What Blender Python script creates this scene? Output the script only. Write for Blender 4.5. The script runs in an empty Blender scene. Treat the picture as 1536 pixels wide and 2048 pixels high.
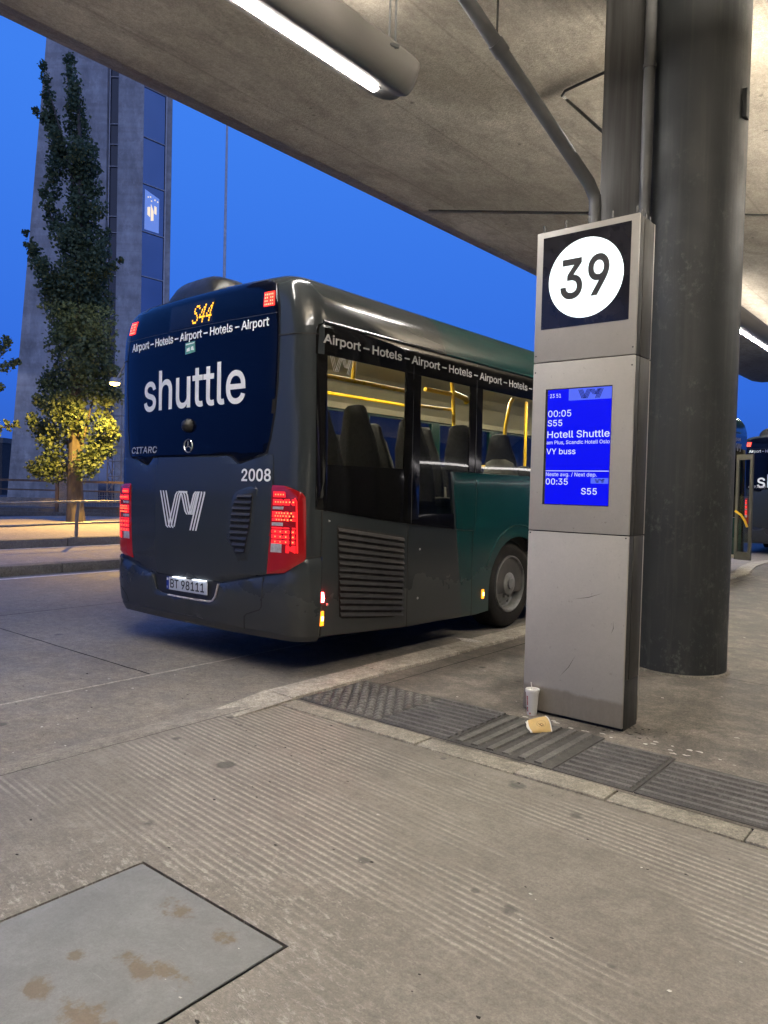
import bpy, bmesh, math, random
from mathutils import Vector, Matrix
from mathutils.geometry import tessellate_polygon, delaunay_2d_cdt
random.seed(7)
C = bpy.context.scene.collection
SC = bpy.context.scene
PI = math.pi

# ------------------------------------------------------------------ camera
cam_d = bpy.data.cameras.new("camera")
cam_d.sensor_fit = 'HORIZONTAL'
cam_d.sensor_width = 36.0
cam_d.lens = 1512.0 / 1536.0 * 36.0
cam_d.clip_start = 0.05
cam_d.clip_end = 3000
cam = bpy.data.objects.new("camera", cam_d)
C.objects.link(cam)
Rm = ((0.77233, 0.03992, -0.63396), (0.63472, -0.00766, 0.77270), (0.02544, -0.99917, -0.03154))
M = Matrix(((Rm[0][0], -Rm[0][1], -Rm[0][2], 0), (Rm[1][0], -Rm[1][1], -Rm[1][2], 0), (Rm[2][0], -Rm[2][1], -Rm[2][2], 1.46), (0, 0, 0, 1)))
cam.matrix_world = M
SC.camera = cam

# ------------------------------------------------------------------ world: blue-hour sky
world = bpy.data.worlds.new("World")
SC.world = world
world.use_nodes = True
wt = world.node_tree
wt.nodes.clear()
def wn(t, **k):
    n = wt.nodes.new(t)
    for a, b in k.items(): setattr(n, a, b)
    return n
w_out = wn('ShaderNodeOutputWorld'); w_bg = wn('ShaderNodeBackground')
w_tc = wn('ShaderNodeTexCoord'); w_sep = wn('ShaderNodeSeparateXYZ')
w_ramp = wn('ShaderNodeValToRGB')
wt.links.new(w_tc.outputs['Generated'], w_sep.inputs[0])
wt.links.new(w_sep.outputs['Z'], w_ramp.inputs[0])
cr = w_ramp.color_ramp
cr.elements[0].position = 0.0; cr.elements[0].color = (0.030, 0.105, 0.50, 1)
cr.elements[1].position = 0.9; cr.elements[1].color = (0.040, 0.17, 0.80, 1)
e = cr.elements.new(0.12); e.color = (0.033, 0.150, 0.73, 1)
e = cr.elements.new(0.45); e.color = (0.050, 0.220, 0.88, 1)
# pale glow added to the sky behind the camera to brighten the tower
w_dot = wn('ShaderNodeVectorMath', operation='DOT_PRODUCT')
wt.links.new(w_tc.outputs['Generated'], w_dot.inputs[0])
w_dot.inputs[1].default_value = Vector((0.72, -0.60, 0.62)).normalized()
w_mr = wn('ShaderNodeMapRange', interpolation_type='SMOOTHSTEP')
w_mr.inputs['From Min'].default_value = 0.15; w_mr.inputs['From Max'].default_value = 0.95
wt.links.new(w_dot.outputs['Value'], w_mr.inputs['Value'])
w_mix = wn('ShaderNodeMix', data_type='RGBA', blend_type='ADD')
w_mul = wn('ShaderNodeMix', data_type='RGBA', blend_type='MIX')
w_mul.inputs['A'].default_value = (0, 0, 0, 1); w_mul.inputs['B'].default_value = (0.46, 0.45, 0.44, 1)
wt.links.new(w_mr.outputs[0], w_mul.inputs['Factor'])
w_mix.inputs['Factor'].default_value = 1.0
wt.links.new(w_ramp.outputs[0], w_mix.inputs['A']); wt.links.new(w_mul.outputs['Result'], w_mix.inputs['B'])
wt.links.new(w_mix.outputs['Result'], w_bg.inputs[0])
w_bg.inputs[1].default_value = 1.0
wt.links.new(w_bg.outputs[0], w_out.inputs[0])

SC.view_settings.view_transform = 'Standard'
SC.view_settings.look = 'None'
SC.view_settings.exposure = 0.0
SC.view_settings.gamma = 1.0
SC.render.engine = 'CYCLES'
cy = SC.cycles
cy.use_denoising = True
cy.max_bounces = 8; cy.diffuse_bounces = 4; cy.glossy_bounces = 4; cy.transparent_max_bounces = 16; cy.transmission_bounces = 6
cy.caustics_reflective = False; cy.caustics_refractive = False
cy.sample_clamp_indirect = 6.0

LAMP_DOWN, LAMP_UP, LAMP_UP_FAR, BUS_LIGHT, SODIUM = 240.0, 22.0, 1800.0, 80.0, 3000.0

# ------------------------------------------------------------------ helpers: materials
class NT:
    def __init__(s, m): s.t = m.node_tree; s.x = 0
    def n(s, typ, **k):
        n = s.t.nodes.new(typ)
        for a, b in k.items(): setattr(n, a, b)
        return n
    def l(s, a, b): s.t.links.new(a, b)
    def coord(s): return s.n('ShaderNodeTexCoord').outputs['Object']
    def mapping(s, vec, scale=(1, 1, 1), rot=(0, 0, 0), loc=(0, 0, 0)):
        m = s.n('ShaderNodeMapping'); s.l(vec, m.inputs[0])
        m.inputs['Scale'].default_value = scale; m.inputs['Rotation'].default_value = rot; m.inputs['Location'].default_value = loc
        return m.outputs[0]
    def noise(s, vec, scale, detail=4, rough=0.55, dist=0.0):
        n = s.n('ShaderNodeTexNoise'); s.l(vec, n.inputs['Vector'])
        n.inputs['Scale'].default_value = scale; n.inputs['Detail'].default_value = detail
        n.inputs['Roughness'].default_value = rough; n.inputs['Distortion'].default_value = dist
        return n.outputs['Fac']
    def ramp(s, fac, stops):
        r = s.n('ShaderNodeValToRGB'); s.l(fac, r.inputs[0]); e = r.color_ramp.elements
        while len(e) < len(stops): e.new(0.5)
        for el, (p, c) in zip(e, stops):
            el.position = p; el.color = (c, c, c, 1) if not isinstance(c, tuple) else (*c, 1)
        return r.outputs[0]
    def mix(s, fac, a, b, mode='MIX'):
        m = s.n('ShaderNodeMix', data_type='RGBA', blend_type=mode)
        for sock, v in ((m.inputs['Factor'], fac), (m.inputs['A'], a), (m.inputs['B'], b)):
            if hasattr(v, 'is_linked'): s.l(v, sock)
            elif isinstance(v, tuple): sock.default_value = (*v, 1)
            else: sock.default_value = v
        return m.outputs['Result']
    def math(s, op, a, b=0.0, c=0.0):
        m = s.n('ShaderNodeMath', operation=op)
        for i, v in enumerate((a, b, c)):
            if hasattr(v, 'is_linked'): s.l(v, m.inputs[i])
            else: m.inputs[i].default_value = v
        return m.outputs[0]
    def sep(s, vec):
        x = s.n('ShaderNodeSeparateXYZ'); s.l(vec, x.inputs[0]); return x.outputs
    def bump(s, h, strength=0.3, dist=0.01, normal=None):
        b = s.n('ShaderNodeBump'); s.l(h, b.inputs['Height'])
        b.inputs['Strength'].default_value = strength; b.inputs['Distance'].default_value = dist
        if normal is not None: s.l(normal, b.inputs['Normal'])
        return b.outputs[0]

def new_mat(name):
    m = bpy.data.materials.new(name); m.use_nodes = True
    return m, NT(m), m.node_tree.nodes['Principled BSDF']

def mat(name, col, rough=0.5, metal=0.0, spec=0.5, var=0.12, nscale=6.0, bump=0.0, bscale=80.0, coat=0.0, stretch=(1, 1, 1), rvar=0.1, bdist=0.004):
    m, t, b = new_mat(name)
    co = t.mapping(t.coord(), stretch)
    nz = t.noise(co, nscale, 5)
    lo = tuple(max(0, c * (1 - var * 1.6)) for c in col); hi = tuple(c * (1 + var * 1.6) for c in col)
    t.l(t.ramp(nz, [(0.28, lo), (0.72, hi)]), b.inputs['Base Color'])
    t.l(t.ramp(t.noise(co, nscale * 2.3, 4), [(0.3, max(0.02, rough - rvar)), (0.7, min(1, rough + rvar))]), b.inputs['Roughness'])
    b.inputs['Metallic'].default_value = metal
    b.inputs['Specular IOR Level'].default_value = spec
    b.inputs['Coat Weight'].default_value = coat
    b.inputs['Coat Roughness'].default_value = 0.05
    if bump: t.l(t.bump(t.noise(co, bscale, 3), bump, bdist), b.inputs['Normal'])
    return m

def emit(name, col, strength, base=None):
    m, t, b = new_mat(name)
    b.inputs['Base Color'].default_value = (*(base or col), 1)
    b.inputs['Emission Color'].default_value = (*col, 1)
    b.inputs['Emission Strength'].default_value = strength
    b.inputs['Roughness'].default_value = 0.3
    return m

def glass(name, tint, refl=0.12, rough=0.02):
    m = bpy.data.materials.new(name); m.use_nodes = True
    t = NT(m); t.t.nodes.clear()
    out = t.n('ShaderNodeOutputMaterial'); tr = t.n('ShaderNodeBsdfTransparent'); gl = t.n('ShaderNodeBsdfGlossy')
    tr.inputs[0].default_value = (*tint, 1); gl.inputs['Roughness'].default_value = rough
    lw = t.n('ShaderNodeLayerWeight'); lw.inputs['Blend'].default_value = 0.5
    fz = t.math('POWER', lw.outputs['Facing'], 4.0)
    f = t.math('MULTIPLY_ADD', fz, 0.85, t.math('MULTIPLY_ADD', t.noise(t.coord(), 3.0, 3), 0.02, 0.03))
    mx = t.n('ShaderNodeMixShader'); t.l(f, mx.inputs[0]); t.l(tr.outputs[0], mx.inputs[1]); t.l(gl.outputs[0], mx.inputs[2])
    t.l(mx.outputs[0], out.inputs[0])
    return m

# ------------------------------------------------------------------ helpers: objects
def tag(o, label=None, cat=None, group=None, kind=None):
    if label: o['label'] = label
    if cat: o['category'] = cat
    if group: o['group'] = group
    if kind: o['kind'] = kind
    return o

def empty(name, loc=(0, 0, 0), rot=(0, 0, 0), parent=None):
    o = bpy.data.objects.new(name, None); C.objects.link(o)
    o.location = loc; o.rotation_euler = rot; o.empty_display_size = 0.2
    if parent: o.parent = parent
    return o

class MB:
    """collects shapes and links them as ONE mesh object"""
    def __init__(s): s.v = []; s.f = []; s.mi = []; s.cur = 0
    def add(s, vs, fs):
        k = len(s.v); s.v += [tuple(v) for v in vs]; s.f += [tuple(i + k for i in f) for f in fs]; s.mi += [s.cur] * len(fs); return s
    def box(s, x0, x1, y0, y1, z0, z1, rot=None, bev=0.0):
        if bev > 0:
            bm = bmesh.new(); bmesh.ops.create_cube(bm, size=1.0)
            for v in bm.verts: v.co = Vector(((x0 + x1) / 2 + v.co.x * (x1 - x0), (y0 + y1) / 2 + v.co.y * (y1 - y0), (z0 + z1) / 2 + v.co.z * (z1 - z0)))
            bmesh.ops.bevel(bm, geom=list(bm.edges), offset=bev, segments=2, affect='EDGES', profile=0.5)
            vs = [tuple(v.co) for v in bm.verts]; bm.verts.index_update()
            fs = [tuple(v.index for v in f.verts) for f in bm.faces]; bm.free()
        else:
            vs = [(x, y, z) for z in (z0, z1) for y in (y0, y1) for x in (x0, x1)]
            fs = [(0, 2, 3, 1), (4, 5, 7, 6), (0, 1, 5, 4), (2, 6, 7, 3), (0, 4, 6, 2), (1, 3, 7, 5)]
        if rot is not None: vs = [tuple(rot @ Vector(v)) for v in vs]
        return s.add(vs, fs)
    def tube(s, pts, r, n=10, cap=True):
        pts = [Vector(p) for p in pts]
        rs = r if isinstance(r, (list, tuple)) else [r] * len(pts)
        rings = []; up = None
        for i, p in enumerate(pts):
            a = pts[max(0, i - 1)]; b = pts[min(len(pts) - 1, i + 1)]
            d = (b - a).normalized()
            if up is None:
                up = Vector((0, 0, 1)) if abs(d.z) < 0.9 else Vector((1, 0, 0))
            sx = d.cross(up).normalized(); up = sx.cross(d).normalized()
            rings.append([p + (sx * math.cos(2 * PI * k / n) + up * math.sin(2 * PI * k / n)) * rs[i] for k in range(n)])
        vs = [v for rg in rings for v in rg]; fs = []
        for i in range(len(pts) - 1):
            for k in range(n):
                a = i * n + k; b = i * n + (k + 1) % n
                fs.append((a, b, b + n, a + n))
        if cap: fs += [tuple(range(n))[::-1], tuple(range((len(pts) - 1) * n, len(pts) * n))]
        return s.add(vs, fs)
    def lathe(s, prof, n=32, origin=(0, 0, 0), axis='z', a0=0, a1=2 * PI):
        o = Vector(origin); vs = []; fs = []
        full = abs(a1 - a0 - 2 * PI) < 1e-6; m = n if full else n + 1
        for (r, h) in prof:
            for k in range(m):
                a = a0 + (a1 - a0) * k / n
                c, d = r * math.cos(a), r * math.sin(a)
                vs.append(o + (Vector((c, d, h)) if axis == 'z' else Vector((h, c, d)) if axis == 'x' else Vector((c, h, d))))
        for i in range(len(prof) - 1):
            for k in range(n):
                k2 = (k + 1) % m
                fs.append((i * m + k, i * m + k2, (i + 1) * m + k2, (i + 1) * m + k))
        return s.add(vs, fs)
    def prism(s, poly, z0, z1, fn=None):
        """poly (a,b) extruded from c=z0 to z1; fn maps (a,b,c) to xyz"""
        fn = fn or (lambda a, b, c: (a, b, c)); n = len(poly)
        vs = [fn(a, b, z0) for a, b in poly] + [fn(a, b, z1) for a, b in poly]
        tris = tessellate_polygon([[Vector((a, b, 0)) for a, b in poly]])
        fs = [tuple(t) for t in tris] + [tuple(i + n for i in t)[::-1] for t in tris]
        fs += [(i, (i + 1) % n, (i + 1) % n + n, i + n) for i in range(n)]
        return s.add(vs, fs)
    def build(s, name, m, parent=None, smooth=35, recalc=True):
        me = bpy.data.meshes.new(name); me.from_pydata(s.v, [], s.f); me.update()
        if recalc:
            bm = bmesh.new(); bm.from_mesh(me)
            bmesh.ops.recalc_face_normals(bm, faces=bm.faces); bm.to_mesh(me); bm.free()
        for x in (m if isinstance(m, (list, tuple)) else [m]): me.materials.append(x)
        if isinstance(m, (list, tuple)) and len(m) > 1:
            for p, i in zip(me.polygons, s.mi): p.material_index = i
        if smooth:
            me.polygons.foreach_set('use_smooth', [True] * len(me.polygons))
            me.set_sharp_from_angle(angle=math.radians(smooth))
        o = bpy.data.objects.new(name, me); C.objects.link(o)
        if parent: o.parent = parent
        return o

def skin(mb, poly, fn, off=0.01, thick=0.01, step=0.12, soft=0.004):
    """a flat outline (a,b) laid on the curved surface fn(a,b,off) with a real thickness"""
    bm = bmesh.new()
    vs = [bm.verts.new((a, b, 0)) for a, b in poly]
    for t in tessellate_polygon([[Vector((a, b, 0)) for a, b in poly]]):
        try: bm.faces.new([vs[i] for i in t])
        except ValueError: pass
    if step:
        for ax in (0, 1):
            lo = min(p[ax] for p in poly); hi = max(p[ax] for p in poly)
            k = math.floor(lo / step) + 1
            while k * step < hi - 1e-4:
                no = (1, 0, 0) if ax == 0 else (0, 1, 0)
                bmesh.ops.bisect_plane(bm, geom=bm.verts[:] + bm.edges[:] + bm.faces[:], dist=1e-6, plane_co=(k * step, k * step, 0), plane_no=no)
                k += 1
    bmesh.ops.remove_doubles(bm, verts=bm.verts, dist=1e-6)
    bm.verts.index_update(); bm.verts.ensure_lookup_table()
    bd = set(); edges = []
    for ed in bm.edges:
        if len(ed.link_faces) == 1:
            bd.update(v.index for v in ed.verts); f = ed.link_faces[0]
            for lp in f.loops:
                if lp.edge == ed: edges.append((lp.vert.index, lp.link_loop_next.vert.index))
    n = len(bm.verts)
    top = [fn(v.co.x, v.co.y, off - (soft if v.index in bd else 0)) for v in bm.verts]
    bot = [fn(v.co.x, v.co.y, off - thick) for v in bm.verts]
    fs = [tuple(v.index for v in f.verts) for f in bm.faces]
    fs2 = [tuple(i + n for i in f)[::-1] for f in fs]
    fs3 = [(b, a, a + n, b + n) for a, b in edges]
    bm.free()
    mb.add(top + bot, fs + fs2 + fs3)
    return mb

_fontcache = {}
try:        # the lettering face that ships with Blender itself; its built-in one otherwise
    import os
    FONT = bpy.data.fonts.load(os.path.join(bpy.utils.system_resource('DATAFILES'), 'fonts', 'Inter.woff2'))
except Exception:
    FONT = None
def text2d(st, bold=0.0, space=1.0):
    """(verts, faces) of a word, baseline 0, cap height 1 (about)"""
    key = (st, bold, space)
    if key in _fontcache: return _fontcache[key]
    cu = bpy.data.curves.new('t', 'FONT')
    if FONT: cu.font = FONT
    cu.body = st; cu.size = 1.0; cu.resolution_u = 4; cu.space_character = space
    cu.fill_mode = 'NONE'
    o = bpy.data.objects.new('t', cu); C.objects.link(o)
    dg = bpy.context.evaluated_depsgraph_get()
    me = bpy.data.meshes.new_from_object(o.evaluated_get(dg))
    co = [Vector((v.co.x, v.co.y)) for v in me.vertices]; ed = [tuple(e.vertices) for e in me.edges]
    bpy.data.objects.remove(o); bpy.data.curves.remove(cu); bpy.data.meshes.remove(me)
    if bold:
        area = sum(co[a].x * co[b].y - co[b].x * co[a].y for a, b in ed); sg = 1 if area < 0 else -1
        nrm = [Vector((0, 0)) for _ in co]
        for a, b in ed:
            d = co[b] - co[a]
            if d.length > 1e-9:
                d.normalize(); nn = Vector((-d.y, d.x)) * sg; nrm[a] += nn; nrm[b] += nn
        co = [c + (k * (bold / max(0.35, k.length_squared / 2 if k.length else 1)) if k.length else k) for c, k in zip(co, nrm)]
    vv, _e, ff, *_r = delaunay_2d_cdt(co, ed, [], 0, 1e-6)
    segs = [(co[a], co[b]) for a, b in ed]
    fs = []
    for f in ff:
        c = sum((vv[i] for i in f), Vector((0, 0))) / len(f); w = 0
        for p, q in segs:            # winding number of the outline round the middle of this triangle
            if (p.y > c.y) != (q.y > c.y):
                if p.x + (c.y - p.y) * (q.x - p.x) / (q.y - p.y) > c.x: w += 1 if q.y > p.y else -1
        if w: fs.append(tuple(f))
    vs = [(v.x, v.y) for v in vv]
    _fontcache[key] = (vs, fs); return vs, fs
CAP = None
def lettering(mb, st, fn, a0, a1, b0, cap, off=0.003, bold=0.0, slope=0.0, shear=0.0, space=1.0):
    """word from a0 to a1, baseline b0, capital height cap, on the surface fn"""
    global CAP
    if CAP is None:
        hv, _ = text2d('H'); CAP = max(y for x, y in hv)
    vs, fs = text2d(st, bold, space)
    x0 = min(x for x, y in vs); x1 = max(x for x, y in vs)
    k = (a1 - a0) / (x1 - x0); kz = cap / CAP
    pts = [fn(a0 + (x - x0) * k + shear * y * kz, b0 + y * kz + slope * (x - x0) * k, off) for x, y in vs]
    mb.add(pts, fs); return mb

# ------------------------------------------------------------------ materials
def concrete_soffit():
    m, t, b = new_mat('soffit_concrete')
    co = t.coord()
    big = t.noise(t.mapping(co, (0.35, 0.12, 1)), 1.6, 6, 0.6, 0.8)
    mid = t.noise(t.mapping(co, (1.0, 0.35, 1)), 3.5, 7, 0.65, 0.4)
    fine = t.noise(co, 26, 6, 0.7)
    c1 = t.ramp(big, [(0.34, (0.27, 0.245, 0.21)), (0.52, (0.38, 0.35, 0.305)), (0.66, (0.48, 0.45, 0.40))])
    c2 = t.mix(t.ramp(mid, [(0.46, 0.0), (0.64, 0.6)]), c1, (0.245, 0.22, 0.19))
    c3 = t.mix(t.ramp(fine, [(0.60, 0.0), (0.70, 0.4)]), c2, (0.15, 0.13, 0.11))
    v = t.n('ShaderNodeTexVoronoi'); t.l(t.mapping(co, (1.0, 1.0, 1)), v.inputs['Vector']); v.inputs['Scale'].default_value = 2.3
    holes = t.ramp(v.outputs['Distance'], [(0.035, 0.65), (0.07, 0.0)])
    c4 = t.mix(holes, c3, (0.09, 0.08, 0.07))
    # board seams of the formwork
    sx = t.sep(co)
    seam = t.math('ABSOLUTE', t.math('SUBTRACT', t.math('FRACT', t.math('MULTIPLY', sx[0], 0.82)), 0.5))
    sm = t.ramp(seam, [(0.006, 0.32), (0.016, 0.0)])
    c5 = t.mix(sm, c4, (0.15, 0.13, 0.11))
    c5 = gritty(t, t.mapping(co, (1, 0.6, 1)), c5, 0.6)
    t.l(c5, b.inputs['Base Color']); b.inputs['Roughness'].default_value = 0.85
    h = t.math('ADD', t.math('MULTIPLY', mid, 0.6), t.math('MULTIPLY', fine, 0.5))
    t.l(t.bump(h, 0.55, 0.03), b.inputs['Normal'])
    return m

def gritty(t, co, c, amount=1.0):
    """breaks a colour up with mottle, grit and specks of three sizes"""
    for sc, d, lo, hi in ((7.0, 5, 0.80, 1.16), (24.0, 5, 0.74, 1.24), (75.0, 4, 0.70, 1.34), (190.0, 2, 0.74, 1.30)):
        lo = 1 - (1 - lo) * amount; hi = 1 + (hi - 1) * amount
        c = t.mix(1.0, c, t.ramp(t.noise(co, sc, d, 0.68), [(0.34, lo), (0.66, hi)]), 'MULTIPLY')
    return c

def gum_spots(t, co, c, scale, keep, dark):
    g = t.n('ShaderNodeTexVoronoi'); t.l(co, g.inputs['Vector']); g.inputs['Scale'].default_value = scale
    sel = t.math('GREATER_THAN', t.sep(g.outputs['Color'])[0], 1 - keep)
    size = t.math('MULTIPLY', t.sep(g.outputs['Color'])[1], 0.07)
    r = t.ramp(t.math('ADD', t.math('SUBTRACT', g.outputs['Distance'], size), t.math('MULTIPLY', t.noise(co, 38, 4, 0.7), 0.10)), [(0.085, 0.85), (0.125, 0.0)])
    return t.mix(t.math('MULTIPLY', r, sel), c, dark)

def ribbed_concrete():
    """broom-finished slab: grooves along x whose ridges are worn pale in places"""
    m, t, b = new_mat('ribbed_concrete')
    co = t.coord()
    rot = t.mapping(co, (1, 1, 1), (0, 0, math.radians(5.8)))
    warp = t.noise(t.mapping(rot, (0.6, 0.8, 1)), 1.2, 2)
    s = t.sep(rot)
    yy = t.math('ADD', t.math('MULTIPLY', s[1], 27.0), t.math('MULTIPLY', warp, 1.2))
    tri = t.math('ABSOLUTE', t.math('SUBTRACT', t.math('FRACT', yy), 0.5))
    ridge = t.ramp(tri, [(0.22, 0.0), (0.42, 1.0)])
    streak = t.noise(t.mapping(rot, (1.6, 20.0, 1)), 3.0, 6, 0.75)
    grit = t.noise(co, 85, 4, 0.75)
    big = t.noise(co, 0.7, 4, 0.6)
    zone = t.ramp(t.noise(t.mapping(rot, (0.30, 0.9, 1)), 1.5, 4, 0.6), [(0.485, 0.02), (0.56, 1.0)])
    base = t.ramp(big, [(0.3, (0.165, 0.148, 0.124)), (0.7, (0.228, 0.207, 0.175))])
    base = t.mix(t.ramp(t.noise(co, 2.4, 6, 0.65), [(0.36, 0.55), (0.58, 0.0)]), base, (0.145, 0.130, 0.108))
    base = gritty(t, co, base, 0.55)
    wear = t.math('MULTIPLY', t.math('MULTIPLY', ridge, zone), t.ramp(streak, [(0.36, 0.0), (0.52, 1.0)]))
    wear = t.math('MULTIPLY', wear, t.ramp(grit, [(0.40, 0.2), (0.58, 1.0)]))
    c1 = t.mix(t.math('MULTIPLY', wear, 0.85), base, (0.50, 0.46, 0.39))
    groove = t.math('MULTIPLY', t.ramp(tri, [(0.06, 0.40), (0.20, 0.0)]), zone)
    c1 = t.mix(groove, c1, (0.115, 0.105, 0.092))
    # coarse scuffed patch round the steel cover
    d = t.n('ShaderNodeVectorMath', operation='DISTANCE'); t.l(co, d.inputs[0]); d.inputs[1].default_value = (-2.0, 1.25, 0.03)
    near = t.ramp(t.math('ADD', d.outputs['Value'], t.math('MULTIPLY', t.noise(co, 2.2, 3), 0.8)), [(0.55, 0.0), (0.62, 1.0)])
    near = t.ramp(t.math('ADD', t.math('MULTIPLY', d.outputs['Value'], 0.5), t.math('MULTIPLY', t.noise(co, 2.2, 3), 0.5)), [(0.50, 1.0), (0.78, 0.05)])
    scuff = t.ramp(t.noise(t.mapping(rot, (1.4, 3.2, 1)), 14.0, 6, 0.8), [(0.54, 0.0), (0.63, 0.7)])
    c1 = t.mix(t.math('MULTIPLY', scuff, near), c1, (0.49, 0.455, 0.39))
    pit = t.ramp(t.noise(co, 34, 5, 0.75), [(0.30, 0.75), (0.37, 0.0)])
    c1 = t.mix(pit, c1, (0.085, 0.078, 0.07))
    c1 = gum_spots(t, co, c1, 2.4, 0.55, (0.06, 0.055, 0.05)); c1 = gum_spots(t, co, c1, 5.0, 0.35, (0.065, 0.06, 0.054))
    t.l(c1, b.inputs['Base Color'])
    t.l(t.ramp(streak, [(0.35, 0.40), (0.65, 0.62)]), b.inputs['Roughness'])
    h = t.math('ADD', t.math('MULTIPLY', t.math('MULTIPLY', ridge, zone), 0.5), t.math('ADD', t.math('MULTIPLY', grit, 0.45), t.math('MULTIPLY', scuff, t.math('MULTIPLY', near, 0.3))))
    t.l(t.bump(h, 0.6, 0.007), b.inputs['Normal'])
    return m

def paving(name, lo, hi, dark, scale=1.0, stain=0.5, rough=0.75, speck=0.5, bump=0.35, gum=0.0):
    m, t, b = new_mat(name)
    co = t.coord()
    big = t.noise(co, 0.6 * scale, 5, 0.6, 0.5); mid = t.noise(co, 3.2 * scale, 6, 0.65, 0.3); fine = t.noise(co, 70, 5, 0.75); f2 = t.noise(co, 160, 3, 0.6)
    c = t.ramp(big, [(0.32, lo), (0.68, hi)])
    c = t.mix(t.ramp(mid, [(0.40, stain), (0.60, 0.0)]), c, dark)
    c = t.mix(t.ramp(fine, [(0.60, 0.0), (0.72, speck)]), c, tuple(min(1, x * 1.7) for x in hi))
    c = t.mix(t.ramp(f2, [(0.30, speck), (0.42, 0.0)]), c, dark)
    c = gritty(t, co, c, 0.9)
    if gum: c = gum_spots(t, co, c, 2.2, gum, tuple(x * 0.5 for x in dark))
    t.l(c, b.inputs['Base Color']); t.l(t.ramp(mid, [(0.3, rough - 0.15), (0.7, rough + 0.12)]), b.inputs['Roughness'])
    t.l(t.bump(t.math('ADD', fine, t.math('MULTIPLY', mid, 0.8)), bump, 0.006), b.inputs['Normal'])
    return m

def steel_cover():
    m, t, b = new_mat('worn_steel_plate')
    co = t.coord()
    c = t.ramp(t.noise(t.mapping(co, (1, 1, 1)), 2.6, 6, 0.6, 1.2), [(0.3, (0.165, 0.169, 0.170)), (0.7, (0.235, 0.239, 0.240))])
    sx = t.sep(co)
    rust = None
    for (px, py, rx, ry) in ((-0.02, 0.525, 0.07, 0.05), (0.21, 0.54, 0.05, 0.045), (0.13, 0.275, 0.075, 0.042), (0.235, 0.325, 0.085, 0.040), (-0.05, 0.185, 0.036, 0.028), (0.015, 0.035, 0.06, 0.045), (0.24, 0.06, 0.11, 0.055)):
        d = t.n('ShaderNodeVectorMath', operation='LENGTH')
        t.l(t.mapping(co, (1 / rx, 1 / ry, 0), (0, 0, 0), (-px / rx, -py / ry, 0)), d.inputs[0])
        dd = t.math('ADD', d.outputs['Value'], t.math('MULTIPLY', t.math('SUBTRACT', t.noise(co, 13, 6, 0.7), 0.5), 4.2))
        mk = t.ramp(dd, [(0.45, 0.9), (1.30, 0.0)])
        rust = mk if rust is None else t.math('MAXIMUM', rust, mk)
    c = t.mix(rust, c, (0.155, 0.122, 0.086))
    scr = t.ramp(t.noise(t.mapping(co, (1.5, 22, 1), (0, 0, 0.5)), 2.5, 4, 0.7), [(0.66, 0.0), (0.74, 0.35)])
    c = t.mix(scr, c, (0.42, 0.42, 0.42))
    c = gritty(t, co, c, 0.22)
    t.l(c, b.inputs['Base Color']); b.inputs['Metallic'].default_value = 0.15
    t.l(t.ramp(t.noise(co, 5, 5), [(0.3, 0.62), (0.7, 0.78)]), b.inputs['Roughness'])
    t.l(t.bump(t.noise(co, 14, 4), 0.12, 0.01), b.inputs['Normal'])
    return m

def bus_paint():
    """dark grey coach paint, deep green in front of a raked dividing line"""
    m, t, b = new_mat('bus_paint')
    co = t.coord(); s = t.sep(co)
    line = t.math('ADD', s[1], t.math('MULTIPLY', s[2], 0.140))     # y + 0.14 z
    f = t.math('GREATER_THAN', line, 2.155)
    grey = (0.0275, 0.0335, 0.0375)
    grn = (0.0026, 0.037, 0.039)
    c = t.mix(f, grey, grn)
    dirt = t.math('MULTIPLY', t.ramp(s[2], [(0.30, 0.6), (1.0, 0.0)]), t.ramp(t.noise(co, 3.0, 4, 0.6), [(0.3, 0.5), (0.7, 1.0)]))
    c = t.mix(dirt, c, (0.040, 0.039, 0.036))
    t.l(c, b.inputs['Base Color'])
    t.l(t.math('MULTIPLY_ADD', dirt, 0.45, 0.17), b.inputs['Roughness'])
    b.inputs['Coat Weight'].default_value = 0.20; b.inputs['Coat Roughness'].default_value = 0.05; b.inputs['Specular IOR Level'].default_value = 0.4
    return m

def totem_paint():
    m, t, b = new_mat('totem_painted_sheet')
    co = t.coord(); s = t.sep(co)
    c = t.ramp(t.noise(co, 2.2, 5), [(0.3, (0.40, 0.375, 0.335)), (0.7, (0.455, 0.43, 0.385))])
    edge = t.math('ADD', s[2], t.math('MULTIPLY', t.math('SUBTRACT', t.noise(t.mapping(co, (1, 1, 0.6)), 5, 5, 0.7), 0.5), 0.07))
    grime = t.ramp(edge, [(0.165, 0.80), (0.185, 0.0)])
    c = t.mix(grime, c, t.mix(t.noise(t.mapping(co, (4, 1, 1)), 7, 6, 0.7), (0.17, 0.15, 0.12), (0.33, 0.29, 0.235)))
    sc = t.ramp(t.noise(t.mapping(co, (20, 1, 2.5), (0, 0.6, 0)), 2.0, 4, 0.7), [(0.70, 0.0), (0.78, 0.3)])
    c = t.mix(sc, c, (0.26, 0.24, 0.21))
    c = gritty(t, co, c, 0.07)
    sp = t.ramp(t.noise(co, 30, 5, 0.75), [(0.63, 0.0), (0.70, 0.6)])
    c = t.mix(sp, c, (0.22, 0.2, 0.17))
    t.l(c, b.inputs['Base Color']); t.l(t.ramp(t.noise(co, 8, 4), [(0.3, 0.34), (0.7, 0.5)]), b.inputs['Roughness'])
    return m

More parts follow.
